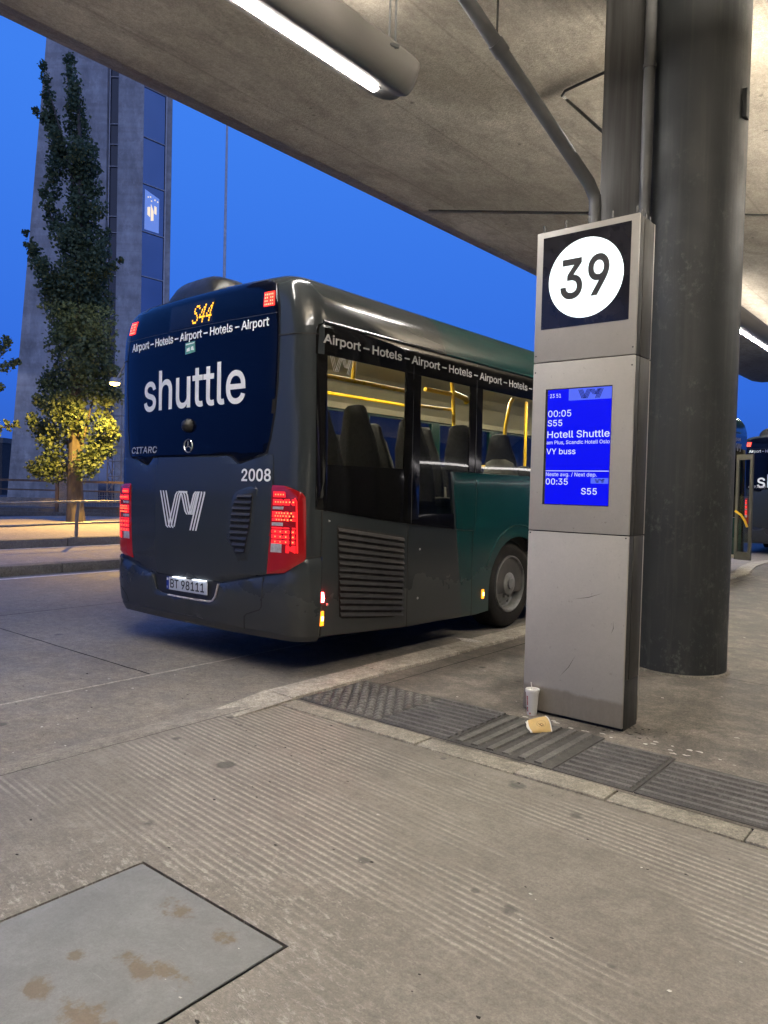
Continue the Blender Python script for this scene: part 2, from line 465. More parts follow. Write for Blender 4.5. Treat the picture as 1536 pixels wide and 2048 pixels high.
def column_paint():
    m, t, b = new_mat('column_dark_coating')
    co = t.coord()
    big = t.noise(co, 1.1, 5, 0.6, 0.6)
    c = t.ramp(big, [(0.3, (0.019, 0.022, 0.025)), (0.7, (0.030, 0.034, 0.037))])
    sp = t.noise(t.mapping(co, (1, 1, 0.8)), 16, 8, 0.8)
    pat = t.ramp(t.math('SUBTRACT', t.noise(co, 1.6, 4), t.math('MULTIPLY', t.sep(co)[2], 0.035)), [(0.36, 0.0), (0.52, 1.0)])
    c = t.mix(t.math('MULTIPLY', t.ramp(sp, [(0.53, 0.0), (0.66, 0.6)]), pat), c, (0.12, 0.122, 0.115))
    st = t.ramp(t.noise(t.mapping(co, (9, 9, 0.35)), 2.4, 5, 0.65), [(0.5, 0.0), (0.68, 0.4)])
    c = t.mix(st, c, (0.06, 0.06, 0.057))
    t.l(c, b.inputs['Base Color'])
    t.l(t.ramp(t.noise(co, 4, 5), [(0.3, 0.45), (0.7, 0.68)]), b.inputs['Roughness'])
    b.inputs['Specular IOR Level'].default_value = 0.26
    t.l(t.bump(sp, 0.25, 0.006), b.inputs['Normal'])
    return m

def tower_concrete():
    m, t, b = new_mat('board_marked_concrete')
    co = t.coord(); s = t.sep(co)
    big = t.noise(t.mapping(co, (0.15, 0.15, 0.35)), 1.5, 6, 0.6)
    c = t.ramp(big, [(0.3, (0.25, 0.255, 0.26)), (0.7, (0.375, 0.38, 0.385))])
    lay = t.noise(t.mapping(co, (0.05, 0.05, 1.6)), 1.2, 3)
    c = t.mix(t.ramp(lay, [(0.45, 0.0), (0.62, 0.35)]), c, (0.17, 0.155, 0.14))
    c = t.mix(t.ramp(t.noise(co, 1.8, 8, 0.75), [(0.50, 0.0), (0.62, 0.5)]), c, (0.43, 0.435, 0.435))
    c = t.mix(1.0, c, t.ramp(t.noise(t.mapping(co, (1, 1, 0.4)), 0.9, 6, 0.7), [(0.36, 0.68), (0.64, 1.15)]), 'MULTIPLY')
    t.l(c, b.inputs['Base Color']); b.inputs['Roughness'].default_value = 0.9
    return m

def leaf_mat(name, a, bcol):
    m, t, b = new_mat(name)
    c = t.ramp(t.noise(t.coord(), 2.2, 3), [(0.3, a), (0.7, bcol)])
    t.l(c, b.inputs['Base Color']); b.inputs['Roughness'].default_value = 0.6
    b.inputs['Specular IOR Level'].default_value = 0.3
    out = t.t.nodes['Material Output']; tl = t.n('ShaderNodeBsdfTranslucent'); t.l(c, tl.inputs[0])
    ad = t.n('ShaderNodeMixShader'); ad.inputs[0].default_value = 0.35
    t.l(b.outputs[0], ad.inputs[1]); t.l(tl.outputs[0], ad.inputs[2]); t.l(ad.outputs[0], out.inputs[0])
    return m

def tower_glass():
    m, t, b = new_mat('dusk_window_glass')
    t.l(t.ramp(t.noise(t.coord(), 0.2, 2), [(0.3, (0.16, 0.19, 0.25)), (0.7, (0.22, 0.25, 0.32))]), b.inputs['Base Color'])
    b.inputs['Roughness'].default_value = 0.06; b.inputs['Metallic'].default_value = 0.85
    return m

M_SOFFIT = concrete_soffit()
M_SLAB = ribbed_concrete()
M_ROAD = paving('road_concrete', (0.18, 0.160, 0.133), (0.25, 0.223, 0.185), (0.13, 0.12, 0.108), 1.0, 0.6, 0.68, gum=0.25)
M_WALK = paving('pavement_concrete', (0.125, 0.112, 0.095), (0.225, 0.20, 0.168), (0.055, 0.049, 0.042), 1.3, 0.8, 0.7, gum=0.4)
M_BAND = paving('mortar_band', (0.19, 0.172, 0.145), (0.27, 0.245, 0.205), (0.13, 0.12, 0.105), 2.0, 0.4, 0.75)
M_KERB = paving('kerb_granite', (0.36, 0.33, 0.275), (0.46, 0.42, 0.355), (0.16, 0.145, 0.12), 3.0, 0.35, 0.8, 0.6, 0.5)
M_EDGE = paving('edging_aggregate', (0.25, 0.23, 0.185), (0.34, 0.31, 0.25), (0.13, 0.12, 0.10), 4.0, 0.4, 0.85, 0.9, 0.9)
M_TACT = paving('cast_tactile_tile', (0.088, 0.085, 0.080), (0.128, 0.123, 0.115), (0.05, 0.048, 0.045), 3.0, 0.5, 0.6, 0.4, 0.3)
M_TACTB = paving('tactile_tile_base', (0.040, 0.039, 0.037), (0.062, 0.060, 0.056), (0.028, 0.027, 0.026), 3.0, 0.5, 0.7, 0.3, 0.3)
M_FARKERB = paving('far_kerb', (0.13, 0.12, 0.105), (0.18, 0.165, 0.145), (0.09, 0.085, 0.08), 2.0, 0.4, 0.85)
M_FARWALK = paving('far_pavement', (0.24, 0.215, 0.185), (0.31, 0.28, 0.24), (0.17, 0.15, 0.13), 0.8, 0.4, 0.85)
M_TERR = paving('terrain_asphalt', (0.05, 0.05, 0.05), (0.07, 0.068, 0.065), (0.03, 0.03, 0.03), 0.2, 0.4, 0.9)
M_WHITE = mat('white_line_paint', (0.62, 0.61, 0.58), 0.7, var=0.2, nscale=12)
M_STEEL = steel_cover()
M_GAP = mat('dark_gap', (0.012, 0.011, 0.010), 0.9)
M_PAINT = bus_paint()
M_NAVY = mat('navy_rear_glass', (0.0008, 0.0020, 0.0085), 0.09, spec=0.22, var=0.1, rvar=0.03)
M_BLACK = mat('black_gloss_glass', (0.004, 0.004, 0.0045), 0.08, spec=0.5, rvar=0.03)
M_DISP = mat('display_window', (0.006, 0.008, 0.017), 0.14, spec=0.3, rvar=0.03)
M_RUBBER = mat('black_rubber', (0.0065, 0.0065, 0.0065), 0.8, spec=0.15, bump=0.2, bscale=60)
M_DARKPL = mat('dark_plastic', (0.016, 0.016, 0.017), 0.5)
M_PODPL = mat('pod_grey_plastic', (0.014, 0.014, 0.013), 0.38, var=0.05)
M_VINYL = mat('white_vinyl', (0.88, 0.87, 0.84), 0.5, var=0.04)
M_VINYLG = mat('grey_vinyl', (0.42, 0.42, 0.41), 0.5, var=0.05)
M_CHROME = mat('chrome', (0.60, 0.60, 0.60), 0.28, metal=1.0, var=0.03, rvar=0.05)
M_RIM = mat('silver_wheel_rim', (0.20, 0.20, 0.197), 0.5, metal=0.2, var=0.2, nscale=12)
M_LAMPRED = mat('dark_red_lens', (0.16, 0.006, 0.008), 0.12, coat=0.4, rvar=0.04)
M_LAMPRED.node_tree.nodes['Principled BSDF'].inputs['Emission Color'].default_value = (1, 0.008, 0.010, 1)
M_LAMPRED.node_tree.nodes['Principled BSDF'].inputs['Emission Strength'].default_value = 0.11
E_LAMP = emit('tail_lamp_glow', (1.0, 0.018, 0.022), 0.9)
E_LED = emit('tail_lamp_leds', (1.0, 0.22, 0.07), 2.4)
E_BRAKE = emit('high_brake_glow', (1.0, 0.03, 0.015), 1.4)
E_BRAKE2 = emit('high_brake_leds', (1.0, 0.30, 0.16), 2.2)
E_AMBER = emit('amber_marker_glow', (1.0, 0.33, 0.02), 2.2)
E_AMBERC = emit('amber_marker_core', (1.0, 0.70, 0.20), 9.0)
E_REDM = emit('red_marker_glow', (1.0, 0.045, 0.05), 110.0)
E_DOT = emit('amber_display_dots', (1.0, 0.47, 0.015), 1.7)
E_PLATE = emit('plate_lamp_strip', (0.85, 0.92, 1.0), 2.6)
M_CLEAR = mat('clear_lens', (0.55, 0.5, 0.5), 0.2, var=0.2, nscale=30)
M_PLATE = mat('plate_white', (0.72, 0.73, 0.75), 0.45, var=0.03)
M_BLUE = mat('plate_blue', (0.01, 0.04, 0.30), 0.45)
M_INK = mat('black_ink', (0.01, 0.01, 0.011), 0.5)
M_STICKER = mat('green_sticker', (0.10, 0.30, 0.26), 0.5, var=0.25, nscale=30)
M_CREAM = mat('cream_lining', (0.50, 0.46, 0.37), 0.55, var=0.06, nscale=2)
M_SEAT = mat('charcoal_moquette', (0.013, 0.0135, 0.017), 0.85, var=0.3, nscale=25)
M_SHELL = mat('grey_seat_shell', (0.20, 0.20, 0.185), 0.3, var=0.08)
M_DOOR = mat('door_frame_grey', (0.085, 0.085, 0.08), 0.45)
M_YELLOW = mat('yellow_handrail', (0.80, 0.50, 0.02), 0.32, var=0.06)
M_FLOORBUS = mat('bus_floor', (0.035, 0.034, 0.033), 0.7)
E_BUSL = emit('bus_ceiling_light', (1.0, 0.90, 0.68), BUS_LIGHT)
G_BUS = glass('bus_window_glass', (0.80, 0.81, 0.78))
G_FAR = glass('tinted_far_glass', (0.30, 0.31, 0.33))
G_CLEAR = glass('door_glass', (0.88, 0.90, 0.88))
M_TOTEM = totem_paint()
M_TOTDARK = mat('totem_dark_side', (0.030, 0.030, 0.029), 0.6, spec=0.2, var=0.2, stretch=(1, 1, 0.3))
M_SIGNBL = mat('sign_black_glass', (0.012, 0.012, 0.016), 0.13, rvar=0.05, var=0.25)
E_DISC = emit('backlit_disc', (0.90, 1.0, 1.0), 0.90)
E_SCREEN = emit('blue_screen', (0.0005, 0.0005, 0.92), 0.95, (0.0, 0.0, 0.02))
E_SCRL = emit('screen_pale_block', (0.10, 0.16, 0.95), 0.95, (0.0, 0.0, 0.02))
E_SCRT = emit('screen_text', (0.78, 0.84, 1.0), 1.0, (0.02, 0.02, 0.02))
M_SCRINK = emit('screen_dark_ink', (0.005, 0.008, 0.15), 0.5, (0, 0, 0.02))
M_COL = column_paint()
M_CASE = mat('steel_casing', (0.036, 0.036, 0.036), 0.48, metal=0.0, spec=0.3, var=0.35, nscale=2.6, stretch=(7, 7, 0.25), rvar=0.14)
M_PIPE = mat('grey_pvc_pipe', (0.085, 0.088, 0.092), 0.5, var=0.12)
M_CONDUIT = mat('black_conduit', (0.012, 0.012, 0.012), 0.5)
M_LUM = mat('luminaire_shell', (0.20, 0.19, 0.182), 0.40, metal=0.1, var=0.03, stretch=(1, 0.2, 1), rvar=0.02)
E_TUBE = emit('luminaire_tube', (1.0, 0.95, 0.88), LAMP_DOWN)
E_UP = emit('luminaire_uplight', (1.0, 0.91, 0.78), LAMP_UP)
E_UPF = emit('added_deck_uplight', (1.0, 0.89, 0.73), LAMP_UP_FAR)  # only for the unseen luminaires added to light the soffit
M_TOWER = tower_concrete()
M_TGLASS = tower_glass()
M_TGDARK = mat('dark_stair_glass', (0.012, 0.016, 0.03), 0.12, var=0.2, nscale=0.5, rvar=0.04)
M_MULL = mat('window_bars', (0.45, 0.46, 0.48), 0.6)
M_BARK = mat('bark', (0.085, 0.07, 0.055), 0.9, var=0.35, nscale=9, bump=0.6, bscale=25, stretch=(1, 1, 0.2))
M_LEAF = leaf_mat('poplar_leaf', (0.070, 0.108, 0.058), (0.125, 0.155, 0.066))
M_GALV = mat('galvanised_tube', (0.22, 0.22, 0.215), 0.45, metal=0.5)
M_RUSTRAIL = mat('brown_rail', (0.14, 0.095, 0.065), 0.7, var=0.2)
M_CUP = mat('white_paper_cup', (0.86, 0.83, 0.76), 0.55, var=0.04)
M_CUPRED = mat('cup_red_print', (0.45, 0.055, 0.05), 0.55)
M_KRAFT = mat('yellow_cup_sleeve', (0.66, 0.45, 0.17), 0.6, var=0.12, nscale=10)
M_BROWN = mat('brown_print', (0.10, 0.045, 0.015), 0.6)
M_LITTER = mat('paper_litter', (0.52, 0.50, 0.46), 0.8, var=0.3, nscale=40)
M_WALL = mat('added_wall_dark', (0.10, 0.098, 0.094), 0.7, var=0.3, nscale=0.8)
E_WALLL = emit('white_wall_light', (1.0, 0.93, 0.92), 7.0)
E_GLOWPANE = emit('added_glow_pane', (0.9, 0.85, 0.7), 0.35)
E_WARMWIN = emit('warm_window', (1.0, 0.78, 0.48), 0.85)
E_SOD = emit('sodium_lamp', (1.0, 0.70, 0.16), 30.0)

# ------------------------------------------------------------------ ground
def sheet(name, pts, z, m, kind='structure', thick=0.0):
    mb = MB()
    if thick: mb.prism(pts, z - thick, z)
    else:
        tris = tessellate_polygon([[Vector((a, b, 0)) for a, b in pts]])
        mb.add([(a, b, z) for a, b in pts], [tuple(t) for t in tris])
    o = mb.build(name, m, smooth=0)
    for p in o.data.polygons:
        pass
    return tag(o, kind=kind)

sheet('terrain', [(-900, -900), (900, -900), (900, 900), (-900, 900)], -0.06, M_TERR)
sheet('road', [(-11.46, -60), (-3.7, -60), (-3.7, 14.5), (30, 21), (30, 160), (-11.46, 160)], 0.0, M_ROAD)
# slab joints of the road: shallow filled grooves
mb = MB()
def strip(mb, a, b, w, z, seg=1, jit=0.0):
    a = Vector((a[0], a[1], 0)); b = Vector((b[0], b[1], 0)); d = (b - a).normalized(); n = Vector((-d.y, d.x, 0))
    L = [a.lerp(b, i / seg) + n * random.uniform(-jit, jit) for i in range(seg + 1)]
    vs = []
    for p in L:
        ww = w * random.uniform(0.7, 1.3) / 2
        vs += [(p.x + n.x * ww, p.y + n.y * ww, z), (p.x - n.x * ww, p.y - n.y * ww, z)]
    mb.add(vs, [(2 * i, 2 * i + 1, 2 * i + 3, 2 * i + 2) for i in range(seg)])
strip(mb, (-4.95, -3), (-4.95, 12), 0.03, 0.004, 60, 0.004)
tag(mb.build('road_joint', M_KERB, smooth=0), kind='structure')
mb = MB()
for y in (0.6, 3.3, 8.2, 13.0): strip(mb, (-11.4, y), (-4.97, y), 0.014, 0.004, 40, 0.004)
strip(mb, (-8.2, -3), (-8.2, 40), 0.014, 0.004, 60, 0.004)
tag(mb.build('road_crack', M_GAP, smooth=0), kind='structure')
mb = MB(); strip(mb, (-11.16, -40), (-11.16, 120), 0.10, 0.004, 200, 0.003)
tag(mb.build('road_marking', M_WHITE, smooth=0), kind='structure')

# crossing slab (ribbed), with a hole for the steel cover
PX0, PX1, PY0, PY1 = -2.447, -1.677, 0.35, 1.605
FZ = 0.03
mb = MB()
def quadz(mb, x0, x1, y0, y1, z): mb.add([(x0, y0, z), (x1, y0, z), (x1, y1, z), (x0, y1, z)], [(0, 1, 2, 3)])
E_Y = 3.36
g = 0.012
XL = -3.68
quadz(mb, XL, 9, PY1 + g, E_Y, FZ); quadz(mb, XL, 9, -30, PY0 - g, FZ)
quadz(mb, XL, PX0 - g, PY0 - g, PY1 + g, FZ); quadz(mb, PX1 + g, 9, PY0 - g, PY1 + g, FZ)
for (x0, x1, y0, y1) in ((PX0 - g, PX1 + g, PY0 - g, PY1 + g),):
    c = [(x0, y0), (x1, y0), (x1, y1), (x0, y1)]
    for i in range(4):
        (ax, ay), (bx, by) = c[i], c[(i + 1) % 4]
        mb.add([(ax, ay, FZ), (bx, by, FZ), (bx, by, FZ - 0.08), (ax, ay, FZ - 0.08)], [(0, 1, 2, 3)])
tag(mb.build('crossing_slab', M_SLAB, smooth=0, recalc=False), kind='structure')
cover = MB().box(-0.385, 0.385, -0.6275, 0.6275, -0.008, 0.0, bev=0.003).build('access_cover', M_STEEL)
cover.location = ((PX0 + PX1) / 2, (PY0 + PY1) / 2, FZ + 0.0015)
tag(cover, 'worn grey steel cover plate with brown rust stains, set in the concrete crossing', 'access cover')

# mortar band falling from the slab to the road
mb = MB(); N = 40; vs = []
for i in range(N + 1):
    y = -30 + 33.2 * (i / N) if i else -30
    j = random.uniform(-0.03, 0.03)
    vs += [(XL + 0.0, y, FZ), (XL - 0.10, y, FZ - 0.004), (-3.93 + j, y, 0.004)]
fs = []
for i in range(N):
    for k in range(2): fs.append((3 * i + k, 3 * i + k + 1, 3 * i + k + 4, 3 * i + k + 3))
mb.add(vs, fs); tag(mb.build('mortar_band', M_BAND, smooth=40), kind='structure')
mb = MB(); strip(mb, (XL + 0.004, -20), (XL + 0.004, 3.4), 0.005, FZ + 0.004, 240, 0.004)
tag(mb.build('slab_joint', M_GAP, smooth=0), kind='structure')

# kerb stones along the platform
mb = MB(); y = 2.98; first = True; KX0, KX1 = -3.862, -3.60
while y < 15.2:
    L = 0.98
    if first:
        pr = [(KX0, y, 0.012), (KX1, y + 0.03, 0.033), (KX1, y + 0.5, 0.05), (KX0, y + 0.5, 0.06)]
        b0 = [(p[0], p[1], -0.05) for p in pr]
        mb.add(pr + b0, [(0, 1, 2, 3), (0, 4, 5, 1), (1, 5, 6, 2), (2, 6, 7, 3), (3, 7, 4, 0)]); y += 0.505; first = False; continue
    mb.box(KX0 + random.uniform(-.003, .003), KX1, y, y + L - 0.008, -0.05, 0.062 + random.uniform(-.002, .002), bev=0.010); y += L
kp = [(-3.90, 15.2), (-4.02, 15.9), (-4.16, 16.8), (-4.22, 17.8), (-4.10, 18.8), (-3.7, 19.6), (-2.9, 20.1), (-1.5, 20.35), (8.0, 20.6)]
for a, b in zip(kp[:-1], kp[1:]):
    a = Vector((*a, 0)); b = Vector((*b, 0)); d = (b - a).normalized(); n = Vector((d.y, -d.x, 0)) * 0.26
    mb.prism([(a.x, a.y), (b.x, b.y), (b.x + n.x, b.y + n.y), (a.x + n.x, a.y + n.y)], -0.05, 0.062)
tag(mb.build('kerb', M_KERB), kind='structure')
WZ = 0.04
inner = [(-3.61, 3.50), (-3.61, 15.2)] + [(x + 0.10, y - 0.02) for x, y in kp[1:-1]] + [(9, 20.3), (9, 3.52)]
sheet('pavement', inner, WZ, M_WALK)
mb = MB(); strip(mb, (-3.42, 4.15), (-3.42, 15), 0.010, WZ + 0.004, 60, 0.003); strip(mb, (-3.42, 6.3), (8, 6.1), 0.010, WZ + 0.004, 60, 0.012)
tag(mb.build('pavement_joint', M_GAP, smooth=0), kind='structure')
# edging stones
mb = MB(); x = -3.62
while x < 8:
    L = random.uniform(0.44, 0.62)
    mb.box(x, x + L - 0.006, E_Y + 0.002 + random.uniform(-.004, .004), 3.515, -0.03, 0.040 + random.uniform(-.003, .003), bev=0.007); x += L
tag(mb.build('edging', M_EDGE), kind='structure')

# tactile tiles
def tile(x0, x1, y0, y1, style, label, pitch=0.05):
    root = empty('tactile_tile', ((x0 + x1) / 2, (y0 + y1) / 2, WZ))
    hx, hy = (x1 - x0) / 2 - 0.002, (y1 - y0) / 2 - 0.002
    MB().box(-hx, hx, -hy, hy, -0.03, 0.006, bev=0.002).build('base', M_TACTB, root)
    t = MB()
    if style == 'dome':
        r = 0.022; row = 0; yy = -hy + 0.04
        while yy < hy - 0.02:
            xx = -hx + (0.04 if row % 2 == 0 else 0.078)
            while xx < hx - 0.02:
                t.lathe([(r * 1.2, 0.005), (r * 1.0, 0.013), (r * 0.65, 0.017), (0.001, 0.0178)], 12, (xx, yy, 0)); xx += 0.076
            yy += 0.052; row += 1
        t.build('raised_dome', M_TACT, root)
    else:
        along_x = style == 'x'; lim = hy if along_x else hx; ll = (hx if along_x else hy) - 0.02
        q = -lim + pitch * 0.55
        while q < lim - pitch * 0.2:
            w = pitch * 0.27
            prof = [(q - w, 0.005), (q - w * 0.72, 0.016), (q + w * 0.72, 0.016), (q + w, 0.005)]
            if along_x: vs = [(s * ll, a, z) for s in (-1, 1) for a, z in prof]
            else: vs = [(a, s * ll, z) for s in (-1, 1) for a, z in prof]
            t.add(vs, [(0, 1, 5, 4), (1, 2, 6, 5), (2, 3, 7, 6), (0, 3, 2, 1), (4, 5, 6, 7)])
            q += pitch
        t.build('raised_bar', M_TACT, root, smooth=0)
    tag(root, label, 'tactile tile', 'dark tactile tiles along the edge of the pavement')
tile(-3.585, -2.91, 3.525, 4.20, 'dome', 'dark tactile tile with round domes, at the kerb end of the row')
tile(-2.91, -2.375, 3.525, 4.20, 'x', 'dark ridged tactile tile between the domed tile and the wide-barred tile', 0.068)
tile(-2.375, -1.74, 3.525, 4.20, 'y', 'tactile tile with wide bars running towards the information totem, under the yellow cup', 0.098)
tile(-1.74, -1.315, 3.525, 4.14, 'x', 'dark ridged tactile tile just right of the wide-barred tile', 0.068)
tile(-1.315, -0.55, 3.525, 4.10, 'x', 'dark ridged tactile tile at the right edge of the photo, rightmost of the row', 0.068)
tile(-0.55, 0.25, 3.525, 4.10, 'x', 'dark ridged tactile tile beyond the right edge of the photo', 0.068)

# ---- far side of the road
mb = MB(); y = -40
while y < 100:
    mb.box(-11.75, -11.46, y, y + 1.985, -0.05, 0.15, bev=0.012); y += 2.0
tag(mb.build('median_kerb', M_FARKERB), kind='structure')
sheet('bus_lane', [(-14.5, -40), (-11.75, -40), (-11.75, 100), (-14.5, 100)], 0.135, M_FARWALK)
mb = MB(); strip(mb, (-14.36, -40), (-14.36, 100), 0.10, 0.139, 100, 0.003); tag(mb.build('lane_marking', M_WHITE, smooth=0), kind='structure')
mb = MB(); y = -40.3
while y < 100:
    mb.box(-14.78, -14.5, y, y + 3.98, -0.05, 0.30, bev=0.012); y += 4.0
tag(mb.build('far_kerb', M_FARKERB), kind='structure')
sheet('far_pavement', [(-24.0, -40), (-14.78, -40), (-14.78, 100), (-24.0, 100)], 0.285, M_FARWALK)
# dark planting strip behind
sheet('verge', [(-60, -40), (-24.0, -40), (-24.0, 100), (-60, 100)], 0.20, M_TERR)

# ------------------------------------------------------------------ bus
AX, SAG = 1.09, 0.05
RBOW = (AX * AX + SAG * SAG) / (2 * SAG); A0 = math.asin(AX / RBOW)
RC = (1.275 - AX) / (1 - math.sin(A0)); LB = RBOW * A0; LC = RC * (PI / 2 - A0)
ZS = ([0, 2.64, 2.78, 2.90, 2.99, 3.045, 3.09, 3.115, 3.13], [0, 0, .015, .055, .115, .18, .28, .38, .44])
ZR = ([0, 2.72, 2.87, 2.98, 3.04, 3.085, 3.115, 3.13], [0, 0, .01, .03, .06, .11, .2, .35])
BLEN = 12.4
def interp(z, t):
    xs, ys = t
    if z <= xs[0]: return ys[0]
    for i in range(len(xs) - 1):
        if z <= xs[i + 1]: return ys[i] + (ys[i + 1] - ys[i]) * (z - xs[i]) / (xs[i + 1] - xs[i])
    return ys[-1]
def plan(s):
    sg = 1 if s >= 0 else -1; a = abs(s)
    if a <= LB:
        h = a / RBOW; x = RBOW * math.sin(h); y = RBOW * (1 - math.cos(h)) - SAG
    elif a <= LB + LC:
        h = A0 + (a - LB) / RC; x = AX + RC * (math.sin(h) - math.sin(A0)); y = RC * (math.cos(A0) - math.cos(h))
    else:
        h = PI / 2; x = 1.275; y = RC * math.cos(A0) + (a - LB - LC)
    return sg * x - 1.275, y, sg * math.sin(h), -math.cos(h)
def BS(s, z, off=0.0):
    """point of the bus skin: s = way round from the middle of the back, z = height"""
    x, y, nx, ny = plan(s)
    ds, dr = interp(z, ZS), interp(z, ZR)
    xc = x + 1.275; g = (abs(xc) / 1.275) ** (1 + 3 * max(0, 1 - ds / 0.28))
    k = max(0.0, 1 - max(0, y) / 2.0) ** 2
    return (xc * (1 - ds / 1.275 * g) - 1.275 + nx * off, y + dr * k + ny * off, z)
def BF(s, z, off=0.0):
    x, y, zz = BS(s, z, off); return (x, BLEN - 0.0 - y, zz)
Y2S = LB + LC - RC * math.cos(A0)          # s = y + Y2S on the sides
SEND = BLEN - 0.21 + Y2S

def build_bus():
    root = empty('bus', (-3.975, 3.93, 0), (0, math.radians(-0.5), 0))
    P = root
    # ---- body: back, corners, roof, flanks, front
    b = MB()
    SB = [-1.376 + 2 * 1.376 * i / 60 for i in range(61)]
    def grid(fn, ss, zs):
        vs = [fn(s, z) for z in zs for s in ss]; n = len(ss)
        b.add(vs, [(i * n + j, i * n + j + 1, (i + 1) * n + j + 1, (i + 1) * n + j) for i in range(len(zs) - 1) for j in range(n - 1)])
    def zbot(s): return 0.345 + 0.015 * abs(s)
    zs0 = [0.0] + [0.15 + (2.66 - 0.33) * 0 + k for k in ()]
    zl = [0.345, 0.40, 0.6, 0.8, 1.0, 1.3, 1.6, 1.9, 2.2, 2.5, 2.66]
    grid(BS, SB, zl); grid(BF, SB, [0.28, 0.5, 0.8, 1.05])
    grid(lambda s, z: BS(s, z, -0.03 * (0.345 - z) / 0.06), SB, [0.285, 0.345])
    half = [0.0] + [LB * i / 12 for i in range(1, 12)] + [LB + LC * i / 8 for i in range(9)] + [LB + LC + (6 - 0.2) * i / 14 for i in range(1, 15)]
    peri = [(BS, s) for s in half] + [(BF, s) for s in half[::-1][1:]] + [(BF, -s) for s in half[1:]] + [(BS, -s) for s in half[::-1][1:-1]]
    zr = [2.66, 2.70, 2.75, 2.80, 2.85, 2.90, 2.94, 2.98, 3.01, 3.04, 3.065, 3.085, 3.10, 3.115, 3.13]
    n = len(peri)
    vs = [f(s, z) for z in zr for f, s in peri]
    fs = [(i * n + j, i * n + (j + 1) % n, (i + 1) * n + (j + 1) % n, (i + 1) * n + j) for i in range(len(zr) - 1) for j in range(n)]
    fs.append(tuple((len(zr) - 1) * n + j for j in range(n)))
    b.add(vs, fs)
    # right flank below the glass
    ac, az, ar = 3.18 + Y2S, 0.44, 0.575
    def archpts(c): return [(c - ar, 0.26)] + [(c - ar * math.cos(PI * k / 14), az + ar * 0.95 * math.sin(PI * k / 14)) for k in range(15)] + [(c + ar, 0.26)]
    ac2 = 9.08 + Y2S
    low = [(1.38, 0.325), (1.823, 0.297), (2.447, 0.265), (3.578, 0.246)] + archpts(ac) + [(5.0, 0.26), (8.5, 0.26)] + archpts(ac2) + [(11.75, 0.27), (11.75, 1.63), (3.073, 1.63), (3.16, 1.092), (2.465, 1.153), (1.38, 1.281)]
    skin(b, low, BS, 0.004, 0.03, 0.3)
    lowL = [(-1.38, 0.33), (-SEND, 0.28), (-SEND, 1.45), (-1.38, 1.45)]
    skin(b, lowL, BS, 0.002, 0.03, 0.6)
    skin(b, [(-1.38, 2.44), (-SEND, 2.44), (-SEND, 2.66), (-1.38, 2.66)], BS, 0.002, 0.03, 0.6)
    for s in (1.38, 3.0, 4.6, 6.2, 7.8, 9.4, 11.0, 12.6): skin(b, [(-s, 1.45), (-s - 0.22, 1.45), (-s - 0.22, 2.44), (-s, 2.44)], BS, 0.0, 0.06, 0)
    body = b.build('body', M_PAINT, P, smooth=32)
    # panel gaps
    def gap(pts, w=0.007, off=0.006):
        g_ = MB()
        for (a, c), (d, e) in zip(pts[:-1], pts[1:]):
            L = math.hypot(d - a, e - c); nx, nz = -(e - c) / L * w / 2, (d - a) / L * w / 2
            skin(g_, [(a - nx, c - nz), (d - nx, e - nz), (d + nx, e + nz), (a + nx, c + nz)], BS, off, 0.008, 0.1, 0.0)
        g_.build('panel_gap', M_GAP, P, smooth=0)
    gap([(2.445, 1.15), (2.445, 0.268)]); gap([(3.471, 1.072), (3.473, 0.25)]); gap([(3.519, 1.546), (3.519, 1.07)], 0.005); gap([(3.16, 1.092), (3.471, 1.072)])
    gap([(1.376, 1.281), (1.38, 0.33)], 0.010)
    gap([(0.985, 2.600), (1.10, 2.597), (1.33, 2.60)], 0.009); gap([(-1.06, 2.600), (-1.33, 2.60)], 0.009)
    gap([(1.249, 0.925), (1.38, 0.94)], 0.006)
    # bolts on the side panels
    for s, z in ((1.455, 1.20), (1.45, 0.56), (2.62, 0.93), (2.60, 0.50), (3.519, 1.553)):
        x, y, zz = BS(s, z, 0.004); MB().lathe([(0.012, 0), (0.010, 0.004), (0.001, 0.005)], 10, (x, y, zz), 'x').build('panel_bolt', M_CHROME, P)
    # ---- rear glass with its lettering
    gl = [(-0.99, 2.965), (-1.03, 2.80), (-1.066, 2.58), (-1.062, 2.315), (-1.042, 1.982), (-1.005, 1.765), (-0.97, 1.715), (-0.905, 1.701), (-0.74, 1.650), (-0.68, 1.642), (-0.639, 1.662), (-0.592, 1.704), (-0.50, 1.711), (0.38, 1.711), (0.481, 1.702), (0.532, 1.672), (0.583, 1.642), (0.65, 1.650), (0.84, 1.702), (0.873, 1.718), (0.908, 1.816), (0.949, 2.011), (0.975, 2.226), (0.985, 2.549), (0.985, 2.80), (0.968, 2.965), (0.86, 2.997), (0.5, 3.018), (-0.5, 3.018), (-0.86, 2.997)]
    gl = [(a, z + max(0, z - 2.8) * 0.30) for a, z in gl]
    rw = skin(MB(), gl, BS, 0.012, 0.02, 0.12, 0.008).build('rear_window', M_NAVY, P)
    rs = MB()
    gl2 = [(a * 1.012 - 0.0, z - 0.012 if z < 1.8 else z) for a, z in gl]
    skin(rs, gl2, BS, 0.006, 0.012, 0.12, 0.002); rs.build('rear_window_seal', M_RUBBER, P)
    dv = MB(); skin(dv, [(-1.035, 2.768), (0.975, 2.768), (0.975, 2.774), (-1.035, 2.774)], BS, 0.0145, 0.004, 0.2, 0); dv.build('window_divider', M_DARKPL, rw)
    dp = MB(); skin(dp, [(-0.36, 2.782), (0.235, 2.782), (0.235, 2.985), (-0.36, 2.985)], BS, 0.0150, 0.006, 0.1, 0.002); dpo = dp.build('destination_display', M_DISP, P)
